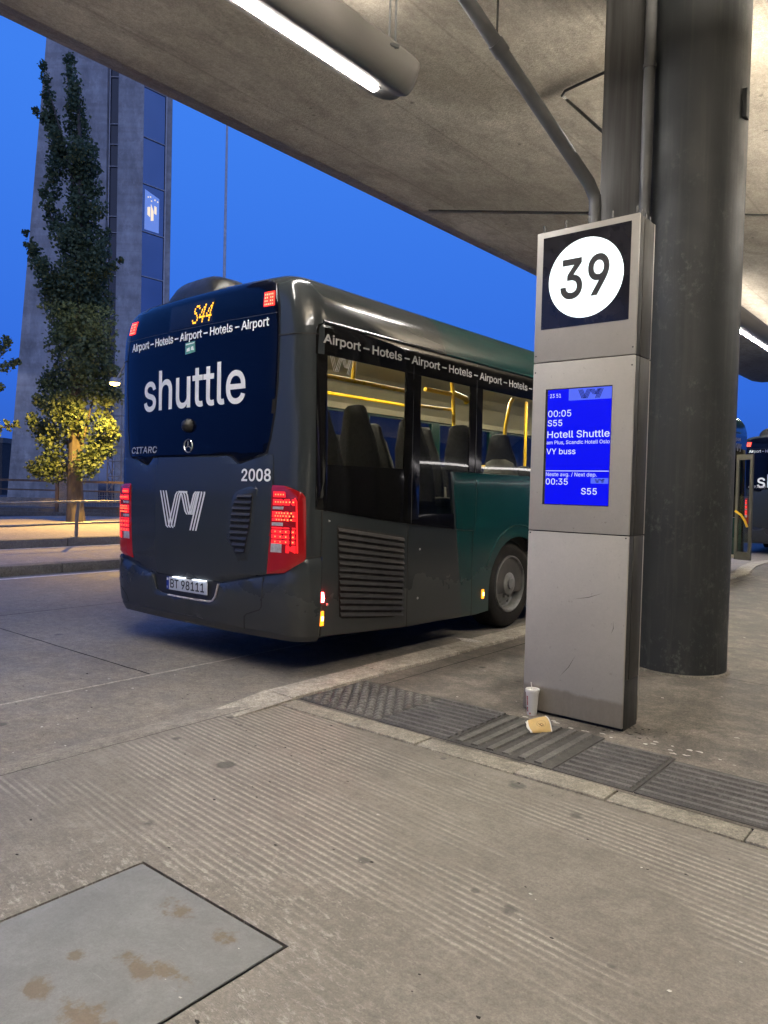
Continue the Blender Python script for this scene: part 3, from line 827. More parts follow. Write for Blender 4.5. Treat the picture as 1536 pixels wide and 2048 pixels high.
    font = {'S': ["01110", "10001", "10000", "01100", "00010", "00001", "10001", "01110"], '4': ["00010", "00110", "01010", "01010", "10010", "11111", "00010", "00010"]}
    dd = MB(); px = 0.0150
    for k, ch in enumerate('S44'):
        for r, row in enumerate(font[ch]):
            for c_, v in enumerate(row):
                if v == '1':
                    for du in (0, 1):
                        s0 = -0.035 + k * 0.088 + c_ * px + du * px * 0.5; z0 = 2.935 - r * 0.0195 
                        s0 += (z0 - 2.79) * 0.22
                        vs = [BS(s0, z0, 0.0165), BS(s0 + px * 0.42, z0, 0.0165), BS(s0 + px * 0.42, z0 + 0.0155, 0.0165), BS(s0, z0 + 0.0155, 0.0165)]
                        dd.add(vs, [(0, 1, 2, 3)])
    dd.build('lit_route_number', E_DOT, dpo, smooth=0)
    bl = MB(); bl2 = MB()
    for s0 in (-1.055, 0.83):
        q = MB(); skin(q, [(s0, 2.83), (s0 + 0.118, 2.83), (s0 + 0.118, 2.945), (s0, 2.945)], BS, 0.016, 0.006, 0.06, 0.002); q = q.build('brake_light', E_BRAKE, P)
        q2 = MB()
        for i in range(5):
            for j in range(4):
                if (i, j) in ((2, 1), (2, 2)): continue
                a = s0 + 0.012 + i * 0.02; c = 2.838 + j * 0.026
                q2.add([BS(a, c, 0.0175), BS(a + 0.011, c, 0.0175), BS(a + 0.011, c + 0.013, 0.0175), BS(a, c + 0.013, 0.0175)], [(0, 1, 2, 3)])
        q2.build('led', E_BRAKE2, q, smooth=0)
    tx = MB(); lettering(tx, 'Airport \u2013 Hotels \u2013 Airport \u2013 Hotels \u2013 Airport', BS, -0.972, 0.895, 2.668, 0.066, 0.0145, 0.018, 0.007)
    tx.build('rear_lettering', M_VINYL, P, smooth=0)
    tx = MB(); lettering(tx, 'shuttle', BS, -0.745, 0.648, 2.113, 0.335, 0.0145, 0.008, 0.0, 0.0, 1.0); tx.build('shuttle_lettering', M_VINYL, P, smooth=0)
    tx = MB(); lettering(tx, 'CITARC', BS, -0.962, -0.525, 1.739, 0.055, 0.0150, 0.018, 0.0, 0.18, 1.05); tx.build('model_lettering', M_VINYLG, P, smooth=0)
    # ring emblem with a three-armed star
    em = MB(); sc, zc, r = -0.052, 1.787, 0.060
    def ER(a, c, o=0.0): return BS(sc + a, zc + c, 0.014 + o)
    ns = 36; vs = []; fs = []
    for k in range(ns):
        an = 2 * PI * k / ns
        for rr, o in ((r, 0.0), (r * 0.93, 0.008), (r * 0.84, 0.0)): vs.append(ER(rr * math.cos(an), rr * math.sin(an), o))
    for k in range(ns):
        a = 3 * k; c = 3 * ((k + 1) % ns)
        fs += [(a, c, c + 1, a + 1), (a + 1, c + 1, c + 2, a + 2)]
    em.add(vs, fs)
    for k in range(3):
        an = PI / 2 + k * 2 * PI / 3; u = (math.cos(an), math.sin(an)); p = (-u[1], u[0])
        em.add([ER(0, 0, 0.009), ER(u[0] * 0.012 + p[0] * 0.0065, u[1] * 0.012 + p[1] * 0.0065, 0.001), ER(u[0] * r * .9, u[1] * r * .9, 0.006), ER(u[0] * 0.012 - p[0] * 0.0065, u[1] * 0.012 - p[1] * 0.0065, 0.001)], [(0, 1, 2), (0, 2, 3)])
    em.build('ring_emblem', M_CHROME, P, smooth=20, recalc=False)
    x, y, z = BS(-0.05, 1.955, 0.0)
    MB().lathe([(0.060, 0.0), (0.058, -0.02), (0.045, -0.045), (0.022, -0.06), (0.001, -0.064)], 20, (x, y - 0.012, z), 'y').build('reversing_camera', M_DARKPL, P)
    st = MB(); skin(st, [(-0.108, 2.555), (0.024, 2.565), (0.022, 2.655), (-0.11, 2.648)], BS, 0.0155, 0.004, 0, 0); so = st.build('window_sticker', M_STICKER, P)
    st = MB(); skin(st, [(-0.10, 2.63), (0.015, 2.637), (0.015, 2.646), (-0.10, 2.640)], BS, 0.017, 0.003, 0, 0); skin(st, [(-0.09, 2.575), (-0.045, 2.578), (-0.05, 2.61), (-0.085, 2.60)], BS, 0.017, 0.003, 0, 0); skin(st, [(-0.03, 2.585), (0.01, 2.58), (0.0, 2.615), (-0.028, 2.61)], BS, 0.017, 0.003, 0, 0)
    st.build('sticker_print', M_VINYL, so, smooth=0)
    # ---- engine lid, grille, bumper
    lid = [(-1.15, 1.69), (-1.155, 1.30), (-1.152, 0.83), (-0.563, 0.684), (-0.50, 0.676), (0.37, 0.680), (0.90, 0.778), (0.912, 0.80), (0.932, 1.076), (0.948, 1.466), (0.950, 1.680), (0.935, 1.702), (0.885, 1.706), (0.732, 1.662), (0.60, 1.628), (0.565, 1.630), (0.476, 1.685), (0.43, 1.697), (-0.54, 1.697), (-0.59, 1.692), (-0.66, 1.632), (-0.70, 1.628), (-0.897, 1.69), (-1.12, 1.703)]
    def BSl(s, z, off):          # the lid bulges a little in its middle
        k = max(0, 1 - abs((z - 1.2) / 0.55) ** 3) * max(0, 1 - abs(s / 1.12) ** 6)
        return BS(s, z, off + 0.014 * k)
    skin(MB(), lid, BSl, 0.012, 0.03, 0.07, 0.010).build('engine_lid', M_PAINT, P)
    tx = MB(); lettering(tx, '2008', BSl, 0.628, 0.942, 1.497, 0.090, 0.0145, 0.018); tx.build('fleet_number', M_VINYL, P, smooth=0)
    def logo(mb, fn, a0, a1, b0, b1, off, w=0.033, n=3):
        W, H = a1 - a0, b1 - b0
        def ln(pts):
            pp = [(a0 + a * W, b0 + c * H) for a, c in pts]
            for (xa, za), (xb, zb) in zip(pp[:-1], pp[1:]):
                hw = w * W / 2
                if abs(zb - za) > abs(xb - xa) * 0.5: q = [(xa - hw, za), (xa + hw, za), (xb + hw, zb), (xb - hw, zb)]
                else: q = [(xa, za - hw * .8), (xb, zb - hw * .8), (xb, zb + hw * .8), (xa, za + hw * .8)]
                mb.add([fn(a, c, off) for a, c in q], [(0, 1, 2, 3)])
        st = 0.066
        for k in range(n):
            o = k * st
            ln([(0.0 + o, 1.0), (0.15 + o, 0.08), (0.19 + o * 0.9, 0.03)])                       # left leg of the V
            ln([(0.20 + o, 0.06), (0.36 + o * 0.8, 0.90), (0.40 + o * 0.8, 0.98)])                        # right leg of the V
            ln([(0.46 + o * 0.9, 0.985), (0.50 + o * 0.9, 0.90), (0.58 + o * 0.8, 0.48), (0.62 + o * 0.7, 0.40)])   # left arm of the Y
            ln([(0.66 + o * 0.6, 0.40), (0.76 + o * 0.6, 0.92), (0.80 + o * 0.6, 0.99)])
        for k in range(n):
            o = k * 0.060
            ln([(0.86 + o, 0.99), (0.86 + o, 0.94), (0.69 + o, 0.0)])
        for k in range(3):
            ln([(0.42 + k * .02, 0.97 + 0.01 * k), (0.62, 0.97 + 0.01 * k)]) if k == 0 else None
    lg = MB(); logo(lg, lambda a, c, o: BSl(a, c, o), -0.432, 0.203, 1.079, 1.408, 0.0155); lg.build('rear_logo', M_VINYL, P, smooth=0)
    go = [(0.590, 1.421), (0.72, 1.452), (0.785, 1.455), (0.808, 1.43), (0.782, 1.232), (0.746, 0.997), (0.705, 0.875), (0.60, 0.868), (0.463, 1.029), (0.494, 1.247), (0.535, 1.379)]
    gi = [(0.60, 1.378), (0.768, 1.408), (0.743, 1.161), (0.689, 0.941), (0.60, 0.918), (0.52, 1.02), (0.515, 1.12), (0.545, 1.300)]
    gr = skin(MB(), go, BSl, 0.020, 0.012, 0.08, 0.008).build('rear_grille', M_PAINT, P)
    skin(MB(), gi, BSl, 0.0215, 0.006, 0.08, 0.001).build('grille_recess', M_GAP, gr)
    def hspan(poly, z):
        xs = []
        for (xa, za), (xb, zb) in zip(poly, poly[1:] + poly[:1]):
            if (za - z) * (zb - z) < 0: xs.append(xa + (xb - xa) * (z - za) / (zb - za))
        return (min(xs), max(xs)) if len(xs) >= 2 else None
    sl = MB()
    for k in range(10):
        z = 0.945 + k * 0.0475; sp = hspan(gi, z)
        if sp:
            a, c = sp[0] + 0.006, sp[1] - 0.006
            vs = []
            for s in (a, (a + c) / 2, c):
                vs += [BSl(s, z - 0.012, 0.0225), BSl(s, z - 0.004, 0.036), BSl(s, z + 0.016, 0.026), BSl(s, z + 0.016, 0.0225)]
            sl.add(vs, [(i + j, i + j + 1, i + j + 5, i + j + 4) for i in (0, 4) for j in range(3)])
    sl.build('grille_slat', M_DARKPL, gr, smooth=0)
    bt = [(-1.36, 0.79), (-1.17, 0.80), (-1.10, 0.768), (-0.60, 0.672), (-0.555, 0.662)]
    rec = [(-0.535, 0.60), (-0.492, 0.535), (-0.43, 0.515), (-0.276, 0.506), (0.025, 0.501), (0.25, 0.505), (0.30, 0.517), (0.335, 0.553), (0.372, 0.664)]
    tp = [(0.40, 0.668), (0.912, 0.767), (1.085, 0.795), (1.249, 0.912), (1.374, 0.930)]
    bump_ = bt + rec + tp + [(1.374, 0.325), (1.0, 0.333), (0.66, 0.338), (0.10, 0.352), (0.06, 0.362), (0.02, 0.352), (-0.14, 0.357), (-0.70, 0.366), (-1.1, 0.372), (-1.36, 0.38)]
    def BSb(s, z, off):
        k = max(0, min(1, (z - 0.33) / 0.3)); return BS(s, z, off - 0.030 * (1 - k) ** 2)
    skin(MB(), bump_, BSb, 0.030, 0.045, 0.08, 0.013).build('rear_bumper', M_PAINT, P)
    def gap2(pts, w=0.008):
        bg = MB()
        for (a, c), (d, e) in zip(pts[:-1], pts[1:]):
            L = math.hypot(d - a, e - c); nx, nz = -(e - c) / L * w / 2, (d - a) / L * w / 2
            skin(bg, [(a - nx, c - nz), (d - nx, e - nz), (d + nx, e + nz), (a + nx, c + nz)], BSb, 0.0315, 0.006, 0.1, 0.0)
        bg.build('bumper_gap', M_GAP, P, smooth=0)
    gap2([(0.885, 0.762), (0.868, 0.53), (0.85, 0.505), (0.70, 0.455), (0.672, 0.43), (0.66, 0.335)]); gap2([(-1.095, 0.77), (-1.12, 0.68)], 0.006)
    gap2([(-1.31, 0.60), (-1.20, 0.57), (-1.02, 0.43), (-1.0, 0.37)], 0.006)
    skin(MB(), [(-0.55, 0.672), (-0.50, 0.50), (0.32, 0.49), (0.392, 0.672)], BS, 0.002, 0.004, 0.1, 0).build('plate_recess', M_DARKPL, P)
    lip = MB(); skin(lip, [(-0.32, 0.5015), (0.024, 0.4965), (0.26, 0.501), (0.30, 0.512), (0.338, 0.548), (0.378, 0.664), (0.366, 0.664), (0.325, 0.556), (0.292, 0.524), (0.25, 0.514), (0.024, 0.509), (-0.32, 0.513)], BSb, 0.033, 0.03, 0.08, 0.004)
    lip.build('recess_lip', M_CLEAR, P)
    pl = MB(); skin(pl, [(-0.300, 0.556), (0.228, 0.556), (0.228, 0.664), (-0.300, 0.664)], BS, 0.022, 0.008, 0.2, 0.002); po = pl.build('number_plate', M_PLATE, P)
    q = MB(); skin(q, [(-0.337, 0.556), (-0.301, 0.556), (-0.301, 0.664), (-0.337, 0.664)], BS, 0.022, 0.008, 0, 0.002); q.build('plate_band', M_BLUE, po)
    q = MB(); lettering(q, 'BT 98111', BS, -0.275, 0.195, 0.575, 0.072, 0.0235, 0.012); q.build('plate_text', M_INK, po, smooth=0)
    q = MB(); lettering(q, 'N', BS, -0.327, -0.312, 0.568, 0.018, 0.0235, 0.01); skin(q, [(-0.331, 0.635), (-0.307, 0.635), (-0.307, 0.655), (-0.331, 0.655)], BS, 0.0228, 0.002, 0, 0); q.build('plate_country_mark', M_VINYL, po, smooth=0)
    q = MB(); skin(q, [(-0.32, 0.538), (0.22, 0.540), (0.22, 0.553), (-0.32, 0.553)], BS, 0.020, 0.01, 0.2, 0.002); q.build('plate_holder', M_DARKPL, po)
    for a in (-0.22, 0.06):
        q = MB(); skin(q, [(a, 0.6685), (a + 0.16, 0.6685), (a + 0.16, 0.6745), (a, 0.6745)], BS, 0.044, 0.03, 0, 0); q.build('plate_lamp', E_PLATE, P, smooth=0)
    # ---- tail lamps (both sides)
    lo_ = [(0.957, 1.466), (1.07, 1.463), (1.12, 1.452), (1.215, 1.412), (1.24, 1.38), (1.246, 1.30), (1.25, 0.925), (1.235, 0.90), (1.087, 0.806), (0.912, 0.786), (0.937, 1.077)]
    li_ = [(0.975, 1.418), (1.095, 1.418), (1.172, 1.372), (1.183, 1.345), (1.197, 0.955), (1.10, 0.955), (1.10, 1.04), (0.962, 1.044)]
    for sg in (1, -1):
        f = lambda s, z, o, sg=sg: BS(sg * s, z, o)
        lamp = skin(MB(), lo_, f, 0.030, 0.03, 0.06, 0.010).build('tail_light', M_LAMPRED, P)
        gm = MB()
        rows = [(1.398, 1.425), (1.345, 1.375), (1.235, 1.28), (1.10, 1.135), (1.06, 1.085)]
        for z0, z1 in [(1.375, 1.418), (1.315, 1.362), (1.222, 1.268), (1.196, 1.216), (1.138, 1.150), (1.100, 1.132), (1.062, 1.094), (1.024, 1.054)]:
            a0 = 0.975 - (1.418 - z0) * 0.03; a1 = 1.178 if z1 < 1.35 else (1.17 if z1 < 1.40 else 1.10)
            if z0 > 1.3: a0 += 0.004
            skin(gm, [(a0, z0), (a1, z0), (a1 - 0.004, z1), (a0 + 0.002, z1)], f, 0.0315, 0.006, 0.07, 0.001)
        skin(gm, [(1.186, 0.96), (1.198, 0.96), (1.186, 1.345), (1.172, 1.375), (1.166, 1.37), (1.176, 1.34)], f, 0.0315, 0.006, 0.07, 0.001)
        skin(gm, [(1.108, 0.958), (1.18, 0.958), (1.18, 1.016), (1.108, 1.016)], f, 0.0315, 0.006, 0.07, 0.001)
        gm.build('glowing_lens', E_LAMP, lamp)
        ld = MB()
        for z in (1.395, 1.339, 1.256, 1.234, 1.206, 1.116, 1.078, 1.039):
            for k in range(7):
                a = 1.0 + k * 0.026 + (0.012 if z in (1.256, 1.206) else 0)
                if z > 1.38 and a > 1.09: continue
                if a > 1.165 or (z < 1.15 and k % 2): continue
                ld.add([f(a, z - .005, 0.033), f(a + .010, z - .005, 0.033), f(a + .010, z + .006, 0.033), f(a, z + .006, 0.033)], [(0, 1, 2, 3)])
        ld.build('led', E_LED, lamp, smooth=0)
        cl = MB(); skin(cl, [(0.957, 0.958), (1.068, 0.958), (1.070, 1.030), (0.962, 1.030)], f, 0.033, 0.008, 0.05, 0.003)
        cl.build('reversing_lens', M_CLEAR, lamp); cl = MB()
        skin(cl, [(0.975, 1.285), (1.08, 1.285), (1.085, 1.305), (0.977, 1.305)], f, 0.0318, 0.006, 0.05, 0.001); cl.build('clear_reflector', M_CLEAR, lamp); cl = MB(); skin(cl, [(0.967, 1.160), (1.08, 1.160), (1.08, 1.184), (0.968, 1.184)], f, 0.0318, 0.006, 0.05, 0.001)
        cl.build('clear_reflector', M_CLEAR, lamp)
    # markers on the flank
    for s, z, em_, em2, h in ((1.386, 0.46, E_AMBER, E_AMBERC, 0.055), (3.675, 0.437, E_AMBER, E_AMBERC, 0.045)):
        q = MB(); skin(q, [(s - .017, z - h), (s + .017, z - h), (s + .017, z + h), (s - .017, z + h)], BS, 0.016, 0.014, 0, 0.003); mo = q.build('side_marker_light', em_, P)
        q = MB(); skin(q, [(s - .009, z - .018), (s + .009, z - .018), (s + .009, z + .018), (s - .009, z + .018)], BS, 0.0185, 0.004, 0, 0.001); q.build('bulb', em2, mo)
    q = MB(); skin(q, [(1.372, 0.585), (1.398, 0.585), (1.402, 0.616), (1.394, 0.66), (1.378, 0.66), (1.370, 0.616)], BS, 0.022, 0.02, 0, 0.006); q.build('side_marker_light', E_REDM, P)
    # ---- side glazing
    fr = MB()
    skin(fr, [(1.30, 2.455), (1.30, 2.63), (1.318, 2.672), (1.36, 2.686), (11.75, 2.686), (11.75, 2.455)], BS, 0.010, 0.014, 0.4, 0.004)
    skin(fr, [(1.318, 1.288), (1.306, 2.455), (1.402, 2.455), (1.418, 1.63), (1.42, 1.276)], BS, 0.010, 0.014, 0.1, 0.004)
    pil = [(2.366, 2.588)] + [(3.373 + k * 1.30, 3.60 + k * 1.30) for k in range(7)]
    for a, c in pil:
        zb = 1.17 if a < 2.5 else 1.635
        skin(fr, [(a, zb), (c, zb), (c, 2.455), (a, 2.455)], BS, 0.0098, 0.014, 0.4, 0.003)
    skin(fr, [(1.42, 1.279), (2.366, 1.168), (2.366, 1.63), (1.42, 1.63)], BS, 0.0096, 0.014, 0.4, 0.003)
    skin(fr, [(2.366, 1.170), (2.47, 1.158), (3.155, 1.098), (3.14, 1.24), (2.366, 1.24)], BS, 0.0094, 0.010, 0.4, 0.003)
    fro = fr.build('window_surround', M_BLACK, P)
    gl_ = MB(); skin(gl_, [(2.4765, 1.16), (2.4795, 1.16), (2.4795, 2.68), (2.4765, 2.68)], BS, 0.0118, 0.004, 0, 0); gl_.build('pane_joint', M_PIPE, fro, smooth=0); gl_ = MB(); skin(gl_, [(3.4865, 1.64), (3.4895, 1.64), (3.4895, 2.68), (3.4865, 2.68)], BS, 0.0118, 0.004, 0, 0)
    gl_.build('pane_joint', M_PIPE, fro, smooth=0)
    spans = [(1.41, 2.366, 1.63), (2.588, 3.373, 1.635)] + [(3.60 + k * 1.30, 4.673 + k * 1.30, 1.635) for k in range(6)]
    for a, c, zb in spans:
        q = MB(); skin(q, [(a - .01, zb), (c + .01, zb), (c + .01, 2.46), (a - .01, 2.46)], BS, 0.002, 0.0005, 0.5, 0.0); q.build('window_pane', G_BUS, P, smooth=0)
    q = MB(); skin(q, [(2.36, 1.235), (3.135, 1.235), (3.075, 1.64), (2.36, 1.64)], BS, 0.002, 0.0005, 0.5, 0.0); q.build('window_pane', G_BUS, P, smooth=0)
    for s in (1.6, 3.22, 4.82, 6.42, 8.02, 9.62, 11.22):
        q = MB(); skin(q, [(-s, 1.45), (-s - 1.38, 1.45), (-s - 1.38, 2.44), (-s, 2.44)], BS, -0.01, 0.0005, 0.5, 0); q.build('window_pane', G_FAR, P, smooth=0)
    tx = MB(); st_ = 'Airport \u2013 Hotels \u2013 Airport \u2013 Hotels \u2013 Airport \u2013 Hotels \u2013'
    lettering(tx, st_, BS, 1.354, 4.578, 2.541, 0.066, 0.0125, 0.016)
    tx.build('side_lettering', M_VINYLG, P, smooth=0); tx = MB()
    lettering(tx, 'Airport \u2013 Hotels \u2013 Airport \u2013 Hotels \u2013 Airport \u2013 Hotels \u2013 Airport \u2013 Hotels \u2013 Airport \u2013 Hotels \u2013 Airport', BS, 4.66, 12.9, 2.541, 0.066, 0.0125, 0.016)
    tx.build('side_lettering', M_VINYLG, P, smooth=0)
    lg = MB(); logo(lg, BS, 1.427, 1.70, 2.335, 2.452, 0.0125, 0.022, 3); lg.build('window_logo', M_VINYLG, P, smooth=0); lg = MB(); logo(lg, BS, 12.6, 12.95, 2.34, 2.49, 0.0125, 0.05, 3); lg.build('window_logo', M_VINYLG, P, smooth=0)
    # gutter rail above the windows
    q = MB(); q.tube([BS(s, 2.700, 0.004) for s in (1.36, 3, 5, 7, 9, 11, 12.9)], 0.014, 8); q.build('gutter_rail', M_PAINT, P)
    # ---- flank grille
    gf = [(1.541, 1.166), (2.387, 1.056), (2.372, 0.40), (2.345, 0.379), (2.24, 0.372), (1.62, 0.432), (1.587, 0.45)]
    gs = skin(MB(), gf, BS, 0.0062, 0.006, 0.2, 0.001).build('side_grille', M_GAP, P)
    sl = MB(); k = 0
    zt = lambda s: 1.166 - (s - 1.541) * 0.130
    for k in range(14):
        f0 = (k + 0.5) / 14
        vs = []
        ls = [1.545 + (2.383 - 1.545) * i / 6 for i in range(7)]
        for s in ls:
            u = (s - 1.545) / (2.383 - 1.545)
            z1 = zt(s) - 0.004; z0 = 0.447 - 0.085 * u
            z = z1 + (z0 - z1) * f0
            ss = s + 0.045 * f0 * (1 - u)
            vs += [BS(ss, z + 0.012, 0.008), BS(ss, z + 0.008, 0.013), BS(ss, z - 0.016, 0.024), BS(ss, z - 0.019, 0.010)]
        sl.add(vs, [(4 * i + j, 4 * i + j + 1, 4 * i + j + 5, 4 * i + j + 4) for i in range(6) for j in range(3)])
    sl.build('grille_slat', M_DARKPL, gs, smooth=0)
    # wheel-arch flare in green
    wa = MB(); pts = [(ac - (ar + 0.10) * math.cos(PI * k / 16), az + 0.02 + (ar + 0.075) * math.sin(PI * k / 16)) for k in range(2, 15)]
    for (a, c), (d, e) in zip(pts[:-1], pts[1:]):
        pass
    wa.tube([BS(a, c, 0.0) for a, c in pts], 0.012, 8); wa.build('wheel_arch_flare', M_PAINT, P)
    # ---- wheels
    def wheel(yc):
        tw = MB(); R_ = 0.475
        prof = [(0.29, -0.05), (0.31, -0.005), (0.36, 0.004), (0.42, 0.0), (0.455, -0.02), (R_, -0.055), (R_, -0.25), (0.455, -0.285), (0.30, -0.29)]
        tw.lathe([(r, h) for r, h in prof], 48, (-0.085, yc, R_), 'x')
        for k in range(4): tw.lathe([(R_ + 0.001, -0.085 - k * 0.045), (R_ + 0.001, -0.079 - k * 0.045)], 48, (-0.085, yc, R_), 'x')
        wo = tw.build('wheel', M_RUBBER, P)
        rm = MB(); rm.lathe([(0.300, -0.012), (0.302, 0.004), (0.288, 0.010), (0.280, -0.002), (0.272, -0.03), (0.264, -0.085), (0.240, -0.095), (0.21, -0.080), (0.175, -0.055), (0.125, -0.050), (0.118, -0.01), (0.105, 0.0), (0.06, 0.004), (0.055, 0.02), (0.001, 0.022)], 48, (-0.085, yc, R_), 'x')
        for k in range(10):
            a = 2 * PI * k / 10; rm.lathe([(0.015, 0.0), (0.015, 0.028), (0.001, 0.03)], 8, (-0.085 - 0.055, yc + 0.143 * math.cos(a), R_ + 0.143 * math.sin(a)), 'x')
        rm.build('rim', M_RIM, wo)
        hh = MB()
        for k in range(8):
            a = 2 * PI * (k + .5) / 8; hh.lathe([(0.026, 0.0), (0.001, 0.001)], 12, (-0.085 - 0.078, yc + 0.215 * math.cos(a), R_ + 0.205 * math.sin(a)), 'x')
        hh.build('rim_hole', M_GAP, wo)
        ah = MB(); ah.lathe([(0.60, -0.02), (0.60, -0.62)], 20, (-0.03, yc, az), 'x', a0=0, a1=PI); ah.add([(-0.6, yc - .62, .25), (-0.6, yc + .62, .25), (-0.6, yc + .62, 1.05), (-0.6, yc - .62, 1.05)], [(0, 1, 2, 3)])
        ah.build('wheel_housing', M_GAP, P)
    wheel(3.18); wheel(9.08)
    ub = MB(); ub.box(-2.45, -0.62, 0.2, 11.7, 0.30, 0.36); ub.box(-0.62, -0.05, 0.2, 2.5, 0.30, 0.36); ub.box(-0.62, -0.05, 3.85, 8.4, 0.30, 0.36)
    ub.build('underbody', M_GAP, P, smooth=0)
    hb = MB()
    for yc in (3.18, 9.08):
        hb.lathe([(0.475, 0.0), (0.475, 0.28), (0.3, 0.29)], 32, (-2.48, yc, 0.475), 'x')
        hb.lathe([(0.48, 0.0), (0.30, -0.004)], 32, (-2.48, yc, 0.475), 'x')
    hb.build('wheel', M_RUBBER, P)
    # ---- roof pod
    pod = MB(); secs = [(0.20, 0.02), (0.215, 0.12), (0.27, 0.21), (0.36, 0.255), (0.55, 0.26), (0.72, 0.22), (0.86, 0.12), (0.9, 0.02)]
    vs = []; m_ = 13
    for yy, h in secs:
        for k in range(m_):
            a = PI * k / (m_ - 1); c = math.cos(a); s_ = math.sin(a)
            vs.append((-1.70 - 0.38 * (abs(c) ** 0.8) * (1 if c > 0 else -1) * (0.85 + 0.15 * min(1, h * 5)), yy, 3.07 + (h + 0.02) * s_ ** 0.6))
    pod.add(vs, [(i * m_ + k, i * m_ + k + 1, (i + 1) * m_ + k + 1, (i + 1) * m_ + k) for i in range(len(secs) - 1) for k in range(m_ - 1)])
    pod.add([vs[k] for k in range(m_)], [tuple(range(m_))])
    pod.build('roof_pod', M_PODPL, P)
    # ---- interior
    il = MB(); prof = [(-0.07, 2.47), (-0.10, 2.54), (-0.36, 2.72), (-0.62, 2.80), (-1.275, 2.83), (-1.93, 2.80), (-2.19, 2.72), (-2.45, 2.54), (-2.48, 2.47)]
    vs = [(x, y, z) for y in (0.06, 11.6) for x, z in prof]; k = len(prof)
    il.add(vs, [(i, i + 1, i + 1 + k, i + k) for i in range(k - 1)])
    il.add([(x, 0.08, z) for x, z in prof] + [(-2.48, 0.08, 1.0), (-0.07, 0.08, 1.0)], [tuple(range(k + 2))])
    il.add([(-2.49, 0.1, 0.4), (-2.49, 11.6, 0.4), (-2.49, 11.6, 1.5), (-2.49, 0.1, 1.5)], [(0, 1, 2, 3)])
    il.build('interior_lining', M_CREAM, P, smooth=0)
    fl = MB(); fl.box(-2.45, -0.10, 0.1, 11.6, 0.38, 0.42); fl.box(-2.45, -0.55, 0.12, 2.35, 0.42, 1.02); fl.box(-0.55, -0.10, 0.12, 2.2, 0.42, 1.02); fl.box(-2.45, -0.10, 2.35, 3.9, 0.42, 0.80); fl.box(-0.65, -0.12, 2.6, 3.75, 0.80, 1.0)
    fl.build('interior_floor', M_FLOORBUS, P, smooth=0)
    for xa in (-1.15,):
        q = MB(); q.box(xa - 0.05, xa + 0.05, 0.3, 11.2, 2.790 if xa < -1.5 else 2.808, 2.800 if xa < -1.5 else 2.816); q.build('ceiling_light', E_BUSL, P, smooth=0)
    def seat(x, y, zf, shell=False):
        """high-backed seat; y is the front of the backrest"""
        r = empty('seat', (x, y, zf), (0, 0, 0), P)
        q = MB(); secs = [(0.0, 0.43, 0.11, 0.02), (0.15, 0.44, 0.11, 0.0), (0.35, 0.43, 0.10, -0.05), (0.50, 0.385, 0.095, -0.085), (0.60, 0.31, 0.09, -0.105), (0.68, 0.265, 0.085, -0.12), (0.745, 0.235, 0.075, -0.13), (0.775, 0.17, 0.055, -0.135), (0.785, 0.06, 0.02, -0.137)]
        vs = []; m2 = 16
        for h, w, d, yo in secs:
            for k in range(m2):
                a = 2 * PI * k / m2; c, s_ = math.cos(a), math.sin(a)
                vs.append((w / 2 * abs(c) ** 0.6 * (1 if c > 0 else -1), yo - d / 2 + d / 2 * abs(s_) ** 0.7 * (1 if s_ > 0 else -1), 0.42 + h))
        q.add(vs, [(i * m2 + k, i * m2 + (k + 1) % m2, (i + 1) * m2 + (k + 1) % m2, (i + 1) * m2 + k) for i in range(len(secs) - 1) for k in range(m2)])
        q.add(vs[-m2:], [tuple(range(m2))]); q.build('backrest', M_SEAT, r)
        q = MB()
        if shell: 
            vs = []
            for h, w, d, yo in [(-0.05, 0.44, 0.14, 0.02), (0.2, 0.455, 0.14, -0.01), (0.35, 0.44, 0.13, -0.055), (0.46, 0.36, 0.12, -0.08), (0.50, 0.20, 0.11, -0.09)]:
                for k in range(9):
                    a = PI + PI * k / 8; c, s_ = math.cos(a), math.sin(a)
                    vs.append((w / 2 * abs(c) ** 0.6 * (1 if c > 0 else -1), yo - d / 2 - (d / 2) * abs(s_) ** 0.7, 0.42 + h))
            q.add(vs, [(i * 9 + k, i * 9 + k + 1, (i + 1) * 9 + k + 1, (i + 1) * 9 + k) for i in range(4) for k in range(8)]); q.build('seat_shell', M_SHELL, r); q = MB()
        q.box(-0.215, 0.215, -0.02, 0.43, 0.36, 0.46, bev=0.03); q.build('cushion', M_SEAT, r)
        q = MB(); q.box(-0.18, 0.18, 0.05, 0.3, 0.0, 0.36); q.build('seat_base', M_DARKPL, r, smooth=0)
    for x in (-0.36, -0.86, -1.66, -2.14): seat(x, 0.66, 0.90)
    seat(-0.40, 1.16, 0.98); seat(-0.88, 1.16, 0.92); seat(-1.70, 1.16, 0.94); seat(-2.18, 1.16, 0.94)
    seat(-0.40, 1.94, 0.93); seat(-0.88, 1.94, 0.90); seat(-1.70, 1.94, 0.90); seat(-2.18, 1.94, 0.90)
    seat(-0.40, 2.78, 0.935); seat(-0.88, 2.78, 0.93); seat(-2.18, 2.78, 0.90)
    seat(-0.42, 3.62, 0.90, True); seat(-2.18, 3.62, 0.90, True)
    seat(-0.42, 5.0, 0.60, True); seat(-0.90, 5.0, 0.60, True); seat(-2.18, 5.0, 0.60, True); seat(-0.42, 5.9, 0.60, True); seat(-2.18, 5.9, 0.60, True)
    # yellow handrails
    def rail(pts, r=0.017): MB().tube(pts, r * 1.25, 10).build('handrail', M_YELLOW, P)
    rail([(-0.80, 0.3, 2.475), (-0.80, 2.30, 2.47)], 0.018); rail([(-0.80, 1.40, 2.47), (-0.80, 1.42, 2.70), (-0.80, 1.40, 2.80)], 0.016); rail([(-0.80, 2.27, 2.40), (-0.80, 2.29, 2.52), (-0.80, 2.24, 2.80)], 0.02)
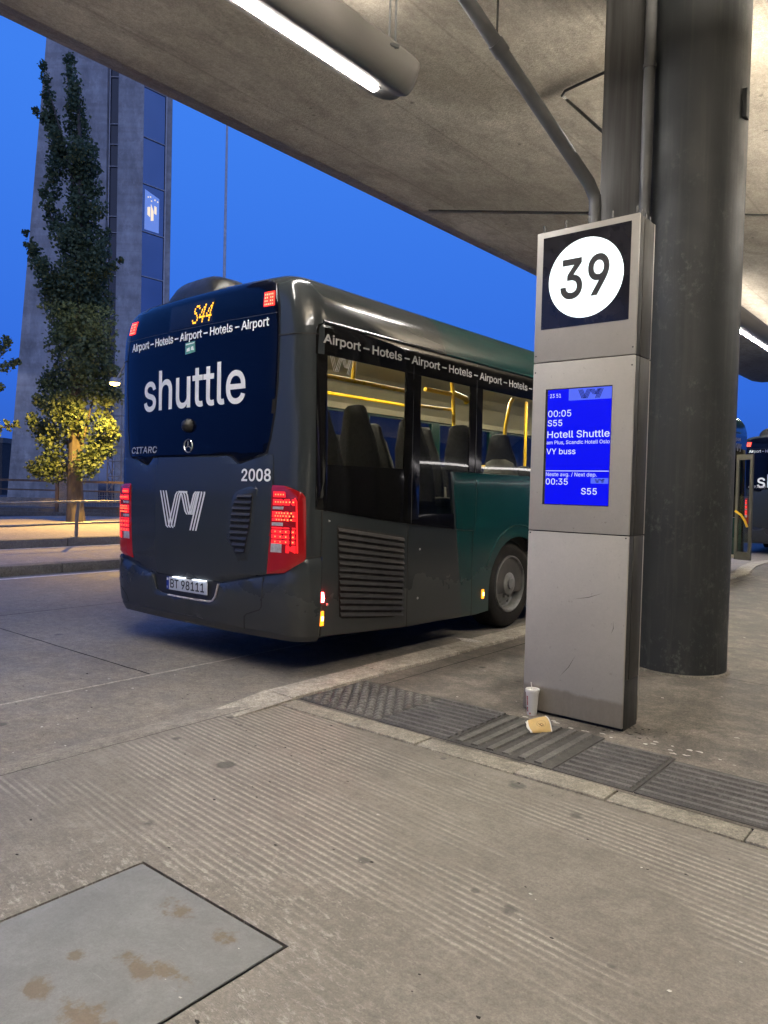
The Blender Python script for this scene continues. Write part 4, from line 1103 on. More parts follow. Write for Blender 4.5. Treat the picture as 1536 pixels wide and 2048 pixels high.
    rail([(-1.75, 0.3, 2.50), (-1.75, 3.6, 2.50)], 0.016)
    rail([(-0.80, 2.55, 2.53), (-0.80, 3.22, 2.53)], 0.020); rail([(-0.80, 3.0, 2.80), (-0.78, 3.04, 2.56), (-0.74, 3.0, 2.30), (-0.68, 2.94, 2.0), (-0.64, 2.90, 1.72)], 0.017)
    rail([(-0.80, 3.05, 2.55), (-0.79, 3.30, 2.51), (-0.79, 3.34, 2.47)], 0.026); rail([(-0.8, 2.3, 2.34), (-0.80, 3.1, 2.36)], 0.014)
    rail([(-0.72, 4.25, 2.60), (-0.66, 4.08, 2.52), (-0.62, 3.92, 2.25), (-0.60, 3.85, 1.95), (-0.58, 3.83, 1.6)], 0.018); rail([(-0.60, 3.72, 1.75), (-0.60, 3.72, 1.0)], 0.016)
    rail([(-1.5, 4.3, 1.80), (-1.5, 6.6, 1.80)], 0.018); rail([(-1.5, 6.0, 2.8), (-1.5, 6.0, 0.5)], 0.018)
    # ---- front: windscreen and open door
    ws = MB(); skin(ws, [(-1.3, 1.06), (1.3, 1.06), (1.3, 2.62), (-1.3, 2.62)], BF, 0.0, 0.006, 0.2, 0.0); ws.build('windscreen', M_BLACK, P)
    dr = MB(); skin(dr, [(SEND - 0.05, 0.28), (SEND, 0.28), (SEND, 2.66), (SEND - 0.05, 2.66)], BS, 0.0, 0.04, 0, 0.0); skin(dr, [(11.75, 2.40), (SEND, 2.40), (SEND, 2.66), (11.75, 2.66)], BS, 0.004, 0.03, 0.3, 0.0)
    dr.build('door_frame', M_BLACK, P)
    def leaf(x0, y0, x1, y1, handle):
        d = Vector((x1 - x0, y1 - y0, 0)); L = d.length; d.normalize(); nrm = Vector((-d.y, d.x, 0))
        def q(u0, u1, z0, z1, t=0.02, o=0.0):
            p = [Vector((x0, y0, 0)) + d * u + nrm * (v + o) for u in (u0, u1) for v in (-t, t)]
            return [(a.x, a.y, z) for z in (z0, z1) for a in p], [(0, 1, 3, 2), (4, 6, 7, 5), (0, 2, 6, 4), (1, 5, 7, 3), (0, 4, 5, 1), (2, 3, 7, 6)]
        f = MB()
        for a in ((0, 0.055, 0.27, 2.28), (L - 0.055, L, 0.27, 2.28), (0.055, L - 0.055, 2.18, 2.28), (0.055, L - 0.055, 0.27, 0.42)): f.add(*q(*a))
        lo = f.build('door_leaf', M_DOOR, P, smooth=0)
        g = MB(); g.add(*q(0.055, L - 0.055, 0.42, 2.18, 0.003)); g.build('door_glass', G_CLEAR, lo, smooth=0)
        if handle:
            h = MB(); pp = [Vector((x0, y0, 0)) + d * (L * u) - nrm * 0.06 + Vector((0, 0, z)) for u, z in ((0.10, 1.20), (0.45, 1.13), (0.70, 1.02), (0.86, 0.90))]
            h.tube(pp, 0.022, 10); h.build('door_handle', M_YELLOW, lo)
    leaf(-0.02, 11.62, 0.30, 11.50, True); leaf(-0.03, 10.75, 0.05, 10.5, False)
    q = MB(); q.box(-0.5, -0.02, 10.72, 11.78, 0.30, 0.345); q.build('entrance_step', M_CREAM, P, smooth=0)
    return root

bus = build_bus()
tag(bus, 'dark grey and green shuttle bus showing route S44 on its navy back, at the kerb', 'bus', 'shuttle buses')
def copy_tree(o, parent=None):
    c = o.copy(); C.objects.link(c)
    if parent: c.parent = parent
    for ch in list(o.children): copy_tree(ch, c)
    return c
bus2 = copy_tree(bus)
bus2.location = (-3.02, 21.6, 0.0)
for ch in bus2.children:
    if ch.name.startswith('shuttle_lettering'): ch.location.z = -0.36   # its word sits lower than on the near bus
tag(bus2, 'distant shuttle bus at the right edge, only its dark back with the letters sh showing', 'bus', 'shuttle buses')

# ------------------------------------------------------------------ overpass deck above the stop
DZ = 5.80
ov = empty('overpass', (0, 0, DZ))
mb = MB(); mb.box(-7.10, 14, -32, 31, 0.0, 0.9)
o_ = mb.build('deck_slab', M_SOFFIT, ov, smooth=0)
mb = MB()
prof = [(-7.60, 0.10), (-7.585, 0.075), (-7.26, 0.003), (-7.10, 0.0), (-7.10, 0.85), (-7.60, 0.9)]
mb.prism([(a, b) for a, b in prof], -32, 31, lambda a, b, c: (a, c, b))
mb.build('edge_beam', M_SOFFIT, ov, smooth=0)
mb = MB()
def bar(mb, a, b, w, h, z):
    a = Vector((*a, 0)); b = Vector((*b, 0)); d = (b - a).normalized(); n = Vector((-d.y, d.x, 0)) * w / 2
    mb.prism([tuple((a + n).xy), tuple((b + n).xy), tuple((b - n).xy), tuple((a - n).xy)], z, z + h)
bar(mb, (-7.1, 9.55), (-2.2, 13.3), 0.035, 0.02, -0.008); bar(mb, (-2.2, 13.3), (10, 13.3), 0.035, 0.02, -0.008)
mb.build('deck_joint', M_GAP, ov, smooth=0)
tag(ov, 'pale concrete overpass deck with a stained underside above the bus stop', 'overpass')

# ------------------------------------------------------------------ luminaires under the deck
def luminaire(L, up_mat=None):
    r = empty('hanging_luminaire', (0, 0, 0))
    sh = MB()
    # cross-section of the long curved shell (x, z); tube recessed left of the middle
    out = [(-0.125, 0.075), (-0.135, 0.01), (-0.128, -0.035), (-0.112, -0.048), (-0.060, -0.048), (0.0, -0.036), (0.06, -0.042), (0.13, -0.058), (0.19, -0.054), (0.245, -0.032), (0.30, 0.008), (0.345, 0.07), (0.38, 0.145)]
    inn = [(0.375, 0.165), (0.32, 0.125), (0.25, 0.085), (0.10, 0.06), (0.0, 0.065), (-0.08, 0.085)]
    sec = out + inn; n = len(sec); rows = []
    ends = [(0, 0.94), (0.015, 1.0), (L - 0.30, 1.0), (L - 0.16, 0.965), (L - 0.06, 0.86), (L - 0.015, 0.70), (L, 0.55)]
    vs = []
    for y, k in ends:
        for x, z in sec: vs.append((0.16 + (x - 0.16) * k, y, z))
    fs = [(i * n + j, i * n + (j + 1) % n, (i + 1) * n + (j + 1) % n, (i + 1) * n + j) for i in range(len(ends) - 1) for j in range(n)]
    tri = tessellate_polygon([[Vector((a, b, 0)) for a, b in sec]])
    fs += [tuple(t) for t in tri] + [tuple(i + (len(ends) - 1) * n for i in t) for t in tri]
    sh.add(vs, fs); so = sh.build('shell', M_LUM, r, smooth=30)
    tb = MB(); tb.prism([(-0.052, -0.0525), (0.008, -0.0450), (0.006, -0.020), (-0.052, -0.030)], 0.15, L - 0.24, lambda a, b, c: (a, c, b)); tb.build('light_strip', E_TUBE, r)
    up = MB(); up.prism([(0.06, 0.21), (0.17, 0.12), (0.155, 0.10), (0.045, 0.19)], 0.4, L - 0.5, lambda a, b, c: (a, c, b)); up.build('uplight_strip', up_mat or E_UP, r, smooth=0)
    up = MB(); up.prism([(0.0, 0.14), (0.045, 0.19), (0.155, 0.10), (0.10, 0.075)], 0.38, L - 0.48, lambda a, b, c: (a, c, b)); up.build('ballast_box', M_LUM, r, smooth=0)
    for y in (0.55, L - 0.50):
        q = MB()
        for dx in (0.0, 0.055): q.tube([(0.345 + dx * 0.4, y + dx, 0.11), (0.345 + dx * 0.4, y + dx, DZ - 5.2 - 0.02)], 0.011, 8)
        q.tube([(0.35, y - 0.02, 0.125), (0.39, y + 0.075, 0.125)], 0.018, 8); q.box(0.31, 0.41, y - 0.03, y + 0.09, DZ - 5.2 - 0.03, DZ - 5.2, bev=0.004)
        q.build('hanger_rod', M_PIPE, r)
    return r
LL = 5.2
lum = luminaire(LL); lum.location = (-4.665, 0.47, 5.215)
tag(lum, 'long curved grey luminaire with a glowing white tube, hanging at the top of the photo', 'luminaire', 'luminaires under the overpass')
l2 = luminaire(9.0); l2.location = (-4.70, 15.3, 5.215)
tag(l2, 'distant curved luminaire with a glowing tube, just right of the concrete column', 'luminaire', 'luminaires under the overpass')
l3 = luminaire(1.7, emit('column_luminaire_uplight', (1.0, 0.88, 0.68), 130.0)); l3.location = (-2.75, 6.85, 5.3)
tag(l3, 'curved luminaire hanging hidden behind the concrete column', 'luminaire', 'luminaires under the overpass')
l4 = luminaire(LL, E_UPF); l4.location = (0.9, 3.0, 5.215); l4.rotation_euler.z = PI  # unseen lamp, added and turned round to throw light across the soffit
tag(l4, 'unseen curved luminaire over the pavement, added to brighten the deck underside', 'luminaire', 'luminaires under the overpass')
l5 = copy_tree(l4); l5.location = (1.2, 12.5, 5.215)  # second unseen lamp, added for more light on the soffit
tag(l5, 'unseen curved luminaire beyond the column, added to brighten the deck underside', 'luminaire', 'luminaires under the overpass')

# ------------------------------------------------------------------ column with its steel casing
col = empty('column', (-2.045, 6.40, WZ))
mb = MB(); r0 = 0.365
mb.lathe([(r0, -0.02), (r0, 2.0), (r0, DZ - WZ + 0.02)], 64)
mb.build('shaft', M_COL, col, smooth=40)
mb = MB(); mb.box(-0.735, -0.335, -0.22, 0.26, -0.02, DZ - WZ + 0.01, bev=0.006); cs = mb.build('steel_casing', M_CASE, col)
mb = MB(); mb.box(-0.755, -0.7355, -0.12, 0.0, 4.30, 4.52, bev=0.004); mb.build('casing_bracket', M_PIPE, col)
mb = MB(); mb.box(0.33, 0.385, -0.10, -0.02, 4.36, 4.58, bev=0.004); mb.build('junction_plate', M_COL, col)
mb = MB(); mb.lathe([(r0 + 0.03, 0.0), (r0 + 0.022, 0.012), (r0, 0.016)], 64); mb.build('foot_ring', M_WALK, col)
tag(col, 'thick dark round concrete column with a flat steel casing, behind the information totem', 'column')
dp = MB(); dp.tube([(-2.355, 6.10, 0.05), (-2.355, 6.10, DZ)], 0.045, 20)
for z in (2.2, 3.55, 4.9): dp.tube([(-2.355, 6.10, z), (-2.355, 6.10, z + 0.03)], 0.052, 20)
tag(dp.build('downpipe', M_PIPE), 'grey vertical downpipe in the corner between the casing and the round column', 'pipe')
dg = MB()
P0, P1 = Vector((-2.755, 6.02, 3.985)), Vector((-3.05, 4.95, 4.755))
dirp = (P1 - P0).normalized()
E0 = P0
dg.tube([(-2.745, 6.02, 2.9), (-2.745, 6.02, 3.86), (-2.747, 6.015, 3.93), tuple(P0 + dirp * 0.09), tuple(P0 + dirp * 3.2)], 0.052, 18)
dg.tube([tuple(P1 - dirp * 0.03), tuple(P1 + dirp * 0.07)], 0.061, 18)
hx = P1 + dirp * 0.05
dgo = dg.build('drain_pipe', M_PIPE)
q = MB(); q.tube([tuple(hx), (hx.x, hx.y, DZ)], 0.009, 8); q.build('pipe_hanger', M_CONDUIT, dgo)
tag(dgo, 'grey sloping drain pipe hung below the deck, bending down beside the column', 'pipe')
cd = MB(); zc = DZ - 0.02
cd.tube([(-2.75, 7.35, zc), (-3.83, 7.55, zc), (-3.90, 7.62, zc), (-3.88, 7.70, zc - 0.02), (-2.84, 6.55, 4.62)], 0.016, 8)
tag(cd.build('cable_conduit', M_CONDUIT), 'thin black conduit bent along the ceiling left of the column', 'conduit')
cd = MB(); cd.tube([(-1.7, 6.6, DZ - 0.02), (4, 6.9, DZ - 0.02)], 0.022, 8)
tag(cd.build('cable_conduit', M_CONDUIT), 'black conduit across the ceiling right of the column at the top corner', 'conduit')

# ------------------------------------------------------------------ information totem
TX0, TX1, TY0, TY1 = -2.378, -1.715, 4.375, 4.63
tot = empty('information_totem', ((TX0 + TX1) / 2, (TY0 + TY1) / 2, WZ))
W2, D2, H_ = (TX1 - TX0) / 2, (TY1 - TY0) / 2, 3.07
mb = MB(); mb.box(-W2 + 0.012, W2 - 0.012, -D2 + 0.02, D2 - 0.02, 0.0, H_ - 0.01); mb.build('core', M_TOTDARK, tot, smooth=0)
for z0, z1, nm in ((0.02, 1.172, 'front_panel'), (1.178, 2.243, 'front_panel'), (2.249, H_, 'front_panel')):
    for yy in (-D2, D2 - 0.02):
        MB().box(-W2, W2, yy, yy + 0.02, z0, z1, bev=0.003).build(nm, M_TOTEM, tot)
MB().box(W2 - 0.012, W2, -D2 + 0.021, D2 - 0.021, 0.0, 0.30, bev=0.002).build('side_panel', M_TOTDARK, tot)
for z0, z1 in ((0.303, 1.172), (1.178, 2.243), (2.249, H_ - 0.005)):
    MB().box(W2 - 0.012, W2, -D2 + 0.021, -D2 + 0.075, z0, z1, bev=0.002).build('side_panel', M_TOTDARK, tot)
    MB().box(W2 - 0.012, W2 + 0.002, -D2 + 0.081, D2 - 0.021, z0, z1, bev=0.002).build('side_panel', M_TOTDARK, tot)
    MB().box(-W2, -W2 + 0.012, -D2 + 0.021, D2 - 0.021, z0, z1, bev=0.002).build('side_panel', M_TOTDARK, tot)
def TP(x, z, off=0.0): return (x - (TX0 + TX1) / 2, -D2 - off, z - WZ)
bsq = MB(); skin(bsq, [(-2.333, 2.495), (-1.762, 2.495), (-1.762, 3.072), (-2.333, 3.072)], TP, 0.003, 0.006, 0, 0.001); bo_ = bsq.build('number_board', M_SIGNBL, tot)
dsc = MB(); skin(dsc, [(-2.043 + 0.243 * math.cos(2 * PI * k / 64), 2.783 + 0.243 * math.sin(2 * PI * k / 64)) for k in range(64)], TP, 0.0045, 0.003, 0, 0); do_ = dsc.build('lit_disc', E_DISC, bo_, smooth=0)
tx = MB(); lettering(tx, '39', TP, -2.205, -1.888, 2.672, 0.232, 0.006, 0.016); tx.build('stop_number', M_INK, do_, smooth=0)
pins = MB()
for k in range(5): pins.tube([(-W2 + 0.03 + k * (2 * W2 - 0.06) / 4, -D2 + 0.03, H_ - 0.005), (-W2 + 0.03 + k * (2 * W2 - 0.06) / 4, -D2 + 0.03, H_ + 0.055)], 0.005, 6)
for k in range(3): pins.tube([(W2 - 0.03, -D2 + 0.1 + 0.07 * k, H_ - 0.02), (W2 - 0.03, -D2 + 0.1 + 0.07 * k, H_ + 0.05)], 0.005, 6)
pins.build('bird_spikes', M_CONDUIT, tot)
sc = MB(); skin(sc, [(-2.285, 1.385), (-1.845, 1.385), (-1.845, 2.115), (-2.285, 2.115)], TP, 0.0015, 0.004, 0, 0); sco = sc.build('screen_bezel', M_GAP, tot, smooth=0)
sc = MB(); skin(sc, [(-2.268, 1.389), (-1.847, 1.389), (-1.847, 2.108), (-2.268, 2.108)], TP, 0.0028, 0.003, 0, 0); sc.build('display_screen', E_SCREEN, tot, smooth=0)
sl = MB(); skin(sl, [(-2.125, 2.035), (-1.8475, 2.035), (-1.8475, 2.107), (-2.125, 2.107)], TP, 0.0035, 0.001, 0, 0); sl2 = MB(); skin(sl2, [(-1.962, 1.522), (-1.85, 1.522), (-1.85, 1.556), (-1.962, 1.556)], TP, 0.0035, 0.001, 0, 0); sl2 = sl2.build('operator_logo_block', E_SCRL, tot, smooth=0)
slo = sl.build('operator_logo_block', E_SCRL, tot, smooth=0)
def logo_flat(mb, a0, a1, b0, b1, off):
    W, H = a1 - a0, b1 - b0
    for k in range(4):
        o = k * 0.052; w = 0.014 * W
        for pts in ([(0 + o, 1), (0.15 + o, 0.02)], [(0.20 + o, 0.02), (0.36 + o, 1)], [(0.46 + o, 1), (0.60 + o, 0.40)], [(0.66 + o * .8, 0.40), (0.78 + o * .8, 1)], [(0.84 + o, 1), (0.69 + o, 0)]):
            (xa, za), (xb, zb) = [(a0 + p * W, b0 + q_ * H) for p, q_ in pts]
            mb.add([TP(xa - w, za, off), TP(xa + w, za, off), TP(xb + w, zb, off), TP(xb - w, zb, off)], [(0, 1, 2, 3)])
lg = MB(); logo_flat(lg, -2.06, -1.90, 2.043, 2.099, 0.0042); lg.build('operator_logo', M_SCRINK, slo, smooth=0)
lg = MB(); logo_flat(lg, -1.935, -1.873, 1.527, 1.551, 0.0042); lg.build('operator_logo', M_SCRINK, sl2, smooth=0)
T = lambda s, a0, a1, b, c, bo=0.0: lettering(MB(), s, TP, a0, a1, b, c, 0.0036, bo).build('screen_text', E_SCRT, tot, smooth=0)
T('23 51', -2.253, -2.178, 2.058, 0.024); T('00:05', -2.262, -2.105, 1.938, 0.040); T('S55', -2.263, -2.163, 1.880, 0.038, 0.004)
T('Hotell Shuttle', -2.263, -1.852, 1.806, 0.042, 0.004); T('am Plus, Scandic Hotell Oslo', -2.266, -1.850, 1.766, 0.022); T('VY buss', -2.266, -2.068, 1.703, 0.036, 0.002)
tx = MB(); skin(tx, [(-2.267, 1.5965), (-1.848, 1.5965), (-1.848, 1.600), (-2.267, 1.600)], TP, 0.0036, 0.001, 0, 0)
T('Neste avg. / Next dep.', -2.264, -1.925, 1.565, 0.023); T('00:35', -2.264, -2.113, 1.512, 0.038, 0.002); T('S55', -2.022, -1.920, 1.455, 0.038, 0.004)
tx.build('screen_rule', E_SCRT, tot, smooth=0)
scr = MB()
for (a, b_), (c, d) in (((-2.13, 0.30), (-2.02, 0.46)), ((-2.06, 0.80), (-1.86, 0.86)), ((-1.80, 0.62), (-1.79, 0.70))):
    w = 0.0016; L = math.hypot(c - a, d - b_); nx, nz = -(d - b_) / L * w, (c - a) / L * w; m = ((a + c) / 2 + 0.008, (b_ + d) / 2 - 0.006)
    scr.add([TP(a, b_, .0012), TP(m[0] - nx, m[1] - nz, .0012), TP(m[0] + nx, m[1] + nz, .0012)], [(0, 1, 2)]); scr.add([TP(c, d, .0012), TP(m[0] - nx, m[1] - nz, .0012), TP(m[0] + nx, m[1] + nz, .0012)], [(0, 1, 2)])
scr.build('scratch', M_CONDUIT, tot, smooth=0, recalc=False)
rv = MB()
for x in (TX0 + 0.015, TX1 - 0.015):
    for z in (1.20, 2.225, 2.33): rv.lathe([(0.005, -0.0), (0.0045, -0.003), (0.0005, -0.004)], 8, TP(x, z, 0), 'y')
rv.build('rivet', M_CONDUIT, tot)
tag(tot, 'tall beige information totem with a lit number 39 disc and blue departure screen', 'totem')
bb = MB()
for i in range(30):
    a = random.uniform(-1.74, -1.60); bb.lathe([(random.uniform(.004, .010), 0), (0.003, 0.005), (0.0005, 0.006)], 5, (a, 4.38 + random.uniform(-0.03, 0.10), WZ + 0.001))

# ------------------------------------------------------------------ cups and litter
cup = empty('paper_cup', (-2.285, 4.325, WZ))
mb = MB(); mb.lathe([(0.001, 0.008), (0.029, 0.008), (0.030, 0.0), (0.0315, 0.004), (0.041, 0.150), (0.043, 0.152)], 40); mb.build('cup_body', M_CUP, cup)
mb = MB(); mb.lathe([(0.0435, 0.144), (0.0445, 0.150), (0.0455, 0.160), (0.044, 0.166), (0.0385, 0.164), (0.037, 0.156), (0.001, 0.156)], 40); mb.build('lid', M_CUP, cup)
mb = MB(); mb.tube([(-0.004, 0.0, 0.150), (-0.009, 0.002, 0.18), (-0.014, 0.003, 0.205)], 0.0032, 8); mb.build('straw', M_CUP, cup)
def CP(a, z, off=0.0003):
    r = 0.0315 + (z - 0.004) / 0.146 * 0.0095 + off; return (r * math.cos(a), r * math.sin(a), z)
rd = MB(); base = -PI / 2 - 0.36 - 0.3
z = 0.022
for k in range(13):
    h = random.uniform(0.004, 0.009)
    if k == 4: z += 0.008; continue
    a0 = base; a1 = base + 0.36 + random.uniform(-.04, .02)
    rd.add([CP(a0, z), CP((a0 + a1) / 2, z), CP(a1, z), CP(a1, z + h), CP((a0 + a1) / 2, z + h), CP(a0, z + h)], [(0, 1, 4, 5), (1, 2, 3, 4)]); z += h + 0.0012
ca = -PI / 2 + 0.12
rd.add([CP(ca + 0.16 * math.cos(2 * PI * k / 16), 0.014 + 0.0055 * math.sin(2 * PI * k / 16)) for k in range(16)], [tuple(range(16))])
rd.build('red_print', M_CUPRED, cup, smooth=0)
tag(cup, 'white paper cup with lid, straw and red print, standing at the foot of the totem', 'cup')
# crushed yellow cup lying on the tile
yc = empty('crushed_cup', (-2.075, 4.02, WZ + 0.046), (math.radians(40), math.radians(-7), math.radians(50)))
mb = MB(); ns, rows = 24, 7; vs = []
def YC(u, t):      # u along the cup from the bottom edge to the rim, t round it; squashed flat
    r = 0.036 + 0.010 * u; a = 2 * PI * t
    x = -0.055 + 0.11 * u + 0.010 * math.cos(a) * (1 - u) * 0
    sq = 0.15 + 0.20 * u
    return (x + 0.012 * math.sin(a) ** 2 * (u - 0.5), r * 1.18 * math.cos(a), r * sq * math.sin(a) + 0.004 * math.sin(3 * a + 4 * u))
for i in range(rows):
    for k in range(ns): vs.append(YC(i / (rows - 1), k / ns))
mb.add(vs, [(i * ns + k, i * ns + (k + 1) % ns, (i + 1) * ns + (k + 1) % ns, (i + 1) * ns + k) for i in range(rows - 1) for k in range(ns)])
mb.build('sleeve', M_KRAFT, yc)
mb = MB(); ring = []
for i, (u, k_) in enumerate(((0.0, 1.0), (-0.10, 0.97), (-0.02, 0.9))):
    for k in range(ns):
        p = Vector(YC(u, k / ns)); ring.append((p.x + (random.uniform(-.006, .006) if i == 1 else 0), p.y * k_, p.z * k_))
mb.add(ring, [(i * ns + k, i * ns + (k + 1) % ns, (i + 1) * ns + (k + 1) % ns, (i + 1) * ns + k) for i in range(2) for k in range(ns)])
rim = []
for u, f in ((1.0, 1.0), (1.045, 1.03), (1.06, 1.0), (1.02, 0.94)):
    for k in range(ns):
        p = Vector(YC(u, k / ns)); rim.append((p.x, p.y * f, p.z * f))
mb.add(rim, [(i * ns + k, i * ns + (k + 1) % ns, (i + 1) * ns + (k + 1) % ns, (i + 1) * ns + k) for i in range(3) for k in range(ns)])
mb.build('torn_rim', M_CUP, yc)
bl_ = MB()
def YM(a, b, off=0.0): # flat print area mapped on the upper face
    u = (a + 0.055) / 0.11; t = math.acos(max(-1, min(1, b / ((0.036 + 0.010 * u) * 1.18)))) / (2 * PI)
    p = Vector(YC(u, t)); return (p.x, p.y, p.z + off)
def YB(a, b, off): 
    return YM(0.012 + b * -0.1 + a * 0.99, -0.004 + a * -0.0 + b * 0.99, off)
vs2, fs2 = text2d('b', 0.005)
bl_.add([YM(0.010 - (y - 0.35) * 0.035 * 0.6 + (x - 0.3) * 0.042, 0.0 + (y - 0.35) * 0.046 + (x - 0.3) * 0.012, 0.0016) for x, y in vs2], fs2)
for k in range(28):
    a0, a1 = 2 * PI * k / 28, 2 * PI * (k + 1) / 28
    bl_.add([YM(0.010 + r * math.cos(a), r * math.sin(a), 0.0014) for a, r in ((a0, .0225), (a1, .0225), (a1, .0233), (a0, .0233))], [(0, 1, 2, 3)])
bl_.build('letter_print', M_BROWN, yc, smooth=0)
tag(yc, 'crushed yellow paper cup printed with a letter b, lying on the barred tactile tile', 'cup')
lt = MB()
def scrap(mb, x, y, z, s):
    n = random.randint(5, 8); vs = [(x, y, z + s * .25)]; a0 = random.uniform(0, 6)
    for k in range(n):
        a = a0 + 2 * PI * k / n; r = s * random.uniform(0.5, 1.2); vs.append((x + r * math.cos(a) * 1.5, y + r * math.sin(a), z + random.uniform(0, s * 0.15)))
    mb.add(vs, [(0, 1 + k, 1 + (k + 1) % n) for k in range(n)])
pp = MB(); n = 14
vs = [(-3.80 + 0.13 * math.cos(2 * PI * k / n) * random.uniform(.7, 1.2), 5.92 + 0.07 * math.sin(2 * PI * k / n) * random.uniform(.7, 1.2), 0.066 + random.uniform(0, .01)) for k in range(n)]
pp.add(vs + [(-3.80, 5.92, 0.085)], [(k, (k + 1) % n, n) for k in range(n)])
tag(pp.build('paper_scrap', M_LITTER), 'torn white paper scrap lying on the kerb beside the rear wheel', 'litter')
for i in range(26): scrap(lt, random.gauss(-1.75, 0.35), random.uniform(4.22, 4.36), WZ + 0.001, random.uniform(.006, .016))
for i in range(90): scrap(lt, random.uniform(-3.5, 2), random.uniform(0.6, 3.3), FZ + 0.001, random.uniform(.002, .006))
for i in range(60): scrap(lt, random.uniform(-3.3, 1.5), random.uniform(4.3, 9), WZ + 0.001, random.uniform(.004, .014))
for i in range(30): scrap(lt, random.uniform(-5.2, -3.9), random.uniform(1.0, 3.5), 0.001, random.uniform(.004, .012))
tag(lt.build('litter_crumbs', M_LITTER, smooth=0), 'tiny pale scraps of litter strewn over the concrete', 'litter', kind='stuff')
dk = MB()
for i in range(120): scrap(dk, random.uniform(-3.5, 2), random.uniform(0.4, 3.3), FZ + 0.0005, random.uniform(.003, .008))
for i in range(60): scrap(dk, random.gauss(-1.72, 0.10), random.uniform(4.36, 4.60) - 0.02, WZ + 0.0005, random.uniform(.003, .010))
for i in range(40): scrap(dk, random.uniform(-5.5, -3.9), random.uniform(0.8, 4.0), 0.0005, random.uniform(.004, .010))
tag(dk.build('dirt_crumbs', M_GAP, smooth=0), 'small dark crumbs of dirt scattered on the concrete', 'dirt', kind='stuff')

# ------------------------------------------------------------------ far side: rail, trees, fence, tower, mast
CW = Vector((-0.63396, 0.77270, -0.03154)); CRt = Vector((0.77233, 0.63472, 0.02544)); CD = Vector((0.03992, -0.00766, -0.99917)); CAMP = Vector((0, 0, 1.46))
def at(u, v, D): return CAMP + (CW + CRt * ((u - 768) / 1512) + CD * ((v - 1024) / 1512)) * D
rl = empty('tubular_railing', (-14.66, 7.95, 0.3))
for k, dy in enumerate((-9, -6, -3, 0, 3, 6, 9, 12)):
    q = MB(); q.tube([(0, dy, 0.0), (0.02, dy, 0.4), (0.10, dy, 0.74)], 0.035, 10); q.box(-0.08, 0.08, dy - 0.08, dy + 0.08, -0.01, 0.015); q.build('post', M_GALV, rl)
for z, xo in ((0.72, 0.095), (0.275, 0.0)):
    q = MB(); q.tube([(xo, y, z + (0.012 if abs(y) < 0.1 else 0) + 0.02 * math.sin(y * 1.3)) for y in (-9, -7.5, -6, -4.5, -3, -1.35, 0, 1.5, 3, 4.5, 6, 9, 12)], 0.022, 8); q.build('rail', M_GALV, rl)
tag(rl, 'low galvanised tube railing on the far kerb in front of the lit tree', 'railing')

def leafcloud(mb, c, r, n, size, squash=1.0):
    for i in range(n):
        while True:
            p = Vector((random.uniform(-1, 1), random.uniform(-1, 1), random.uniform(-1, 1)))
            if 0.15 < p.length < 1: break
        p = p * (0.55 + 0.45 * random.random()) 
        p = c + Vector((p.x * r, p.y * r, p.z * r * squash))
        n_ = Vector((random.gauss(0, 1), random.gauss(0, 1), random.gauss(0, 1))).normalized()
        a = n_.cross(Vector((random.gauss(0, 1), random.gauss(0, 1), random.gauss(0, 1)))).normalized(); b = n_.cross(a)
        s = size * random.uniform(0.6, 1.25)
        mb.add([p - a * s * .5, p - b * s * .45 + a * s * 0.05, p + a * s * .62, p + b * s * .45 + a * s * 0.05], [(0, 1, 2, 3)])
TD = 21.7
tr = empty('poplar_tree', tuple(at(150, 1062, TD)))
tr.location.z = 0.285
base = tr.location.copy()
lf = MB(); limbs = MB()
trunk = [(152, 1062, .30), (150, 1020, .24), (149, 960, .21), (150, 900, .19), (152, 820, .17), (155, 720, .15), (158, 600, .12), (160, 450, .09), (160, 300, .06), (155, 160, .03)]
limbs.tube([at(u, v, TD) - base for u, v, r in trunk], [r for u, v, r in trunk], 10)
crown = []   # (u, v, radius in px)
def path(a, b, r0, r1, n):
    for i in range(n):
        t = i / max(1, n - 1); crown.append((a[0] + (b[0] - a[0]) * t, a[1] + (b[1] - a[1]) * t, r0 + (r1 - r0) * t))
path((158, 620), (163, 330), 44, 27, 11); path((163, 330), (140, 120), 27, 10, 9)
path((120, 330), (85, 130), 18, 7, 8); path((112, 265), (72, 222), 10, 5, 4); path((125, 310), (100, 240), 14, 8, 4)
path((130, 480), (85, 385), 22, 8, 5); path((115, 600), (60, 490), 26, 9, 6); path((100, 575), (50, 465), 14, 5, 4); path((185, 560), (205, 470), 26, 14, 5); path((200, 560), (240, 520), 12, 5, 4)
path((105, 380), (108, 320), 16, 12, 3); path((195, 420), (185, 300), 16, 10, 4)
path((120, 690), (130, 560), 30, 30, 5); path((195, 720), (200, 600), 34, 28, 5); path((165, 760), (160, 640), 40, 40, 4)
path((120, 760), (90, 770), 26, 12, 3); path((125, 820), (75, 800), 26, 10, 4); path((110, 880), (62, 840), 26, 10, 4); path((115, 930), (65, 940), 26, 12, 4)
path((195, 780), (225, 790), 28, 16, 3); path((200, 840), (226, 870), 20, 12, 3); path((190, 880), (215, 900), 20, 13, 3); path((170, 930), (190, 910), 22, 14, 3); path((150, 850), (140, 800), 22, 26, 3); path((205, 735), (232, 745), 16, 9, 3)
px = TD / 1512
for u, v, r in crown:
    if r < 27: r = r * 1.14 + 1
    c = at(u, v, TD + random.uniform(-0.35, 0.35) - (0.2 if v > 700 else 0)) - base
    nl = int(26 + r * r * 0.46)
    leafcloud(lf, c, r * px * 1.32, nl, 0.100, 1.2)
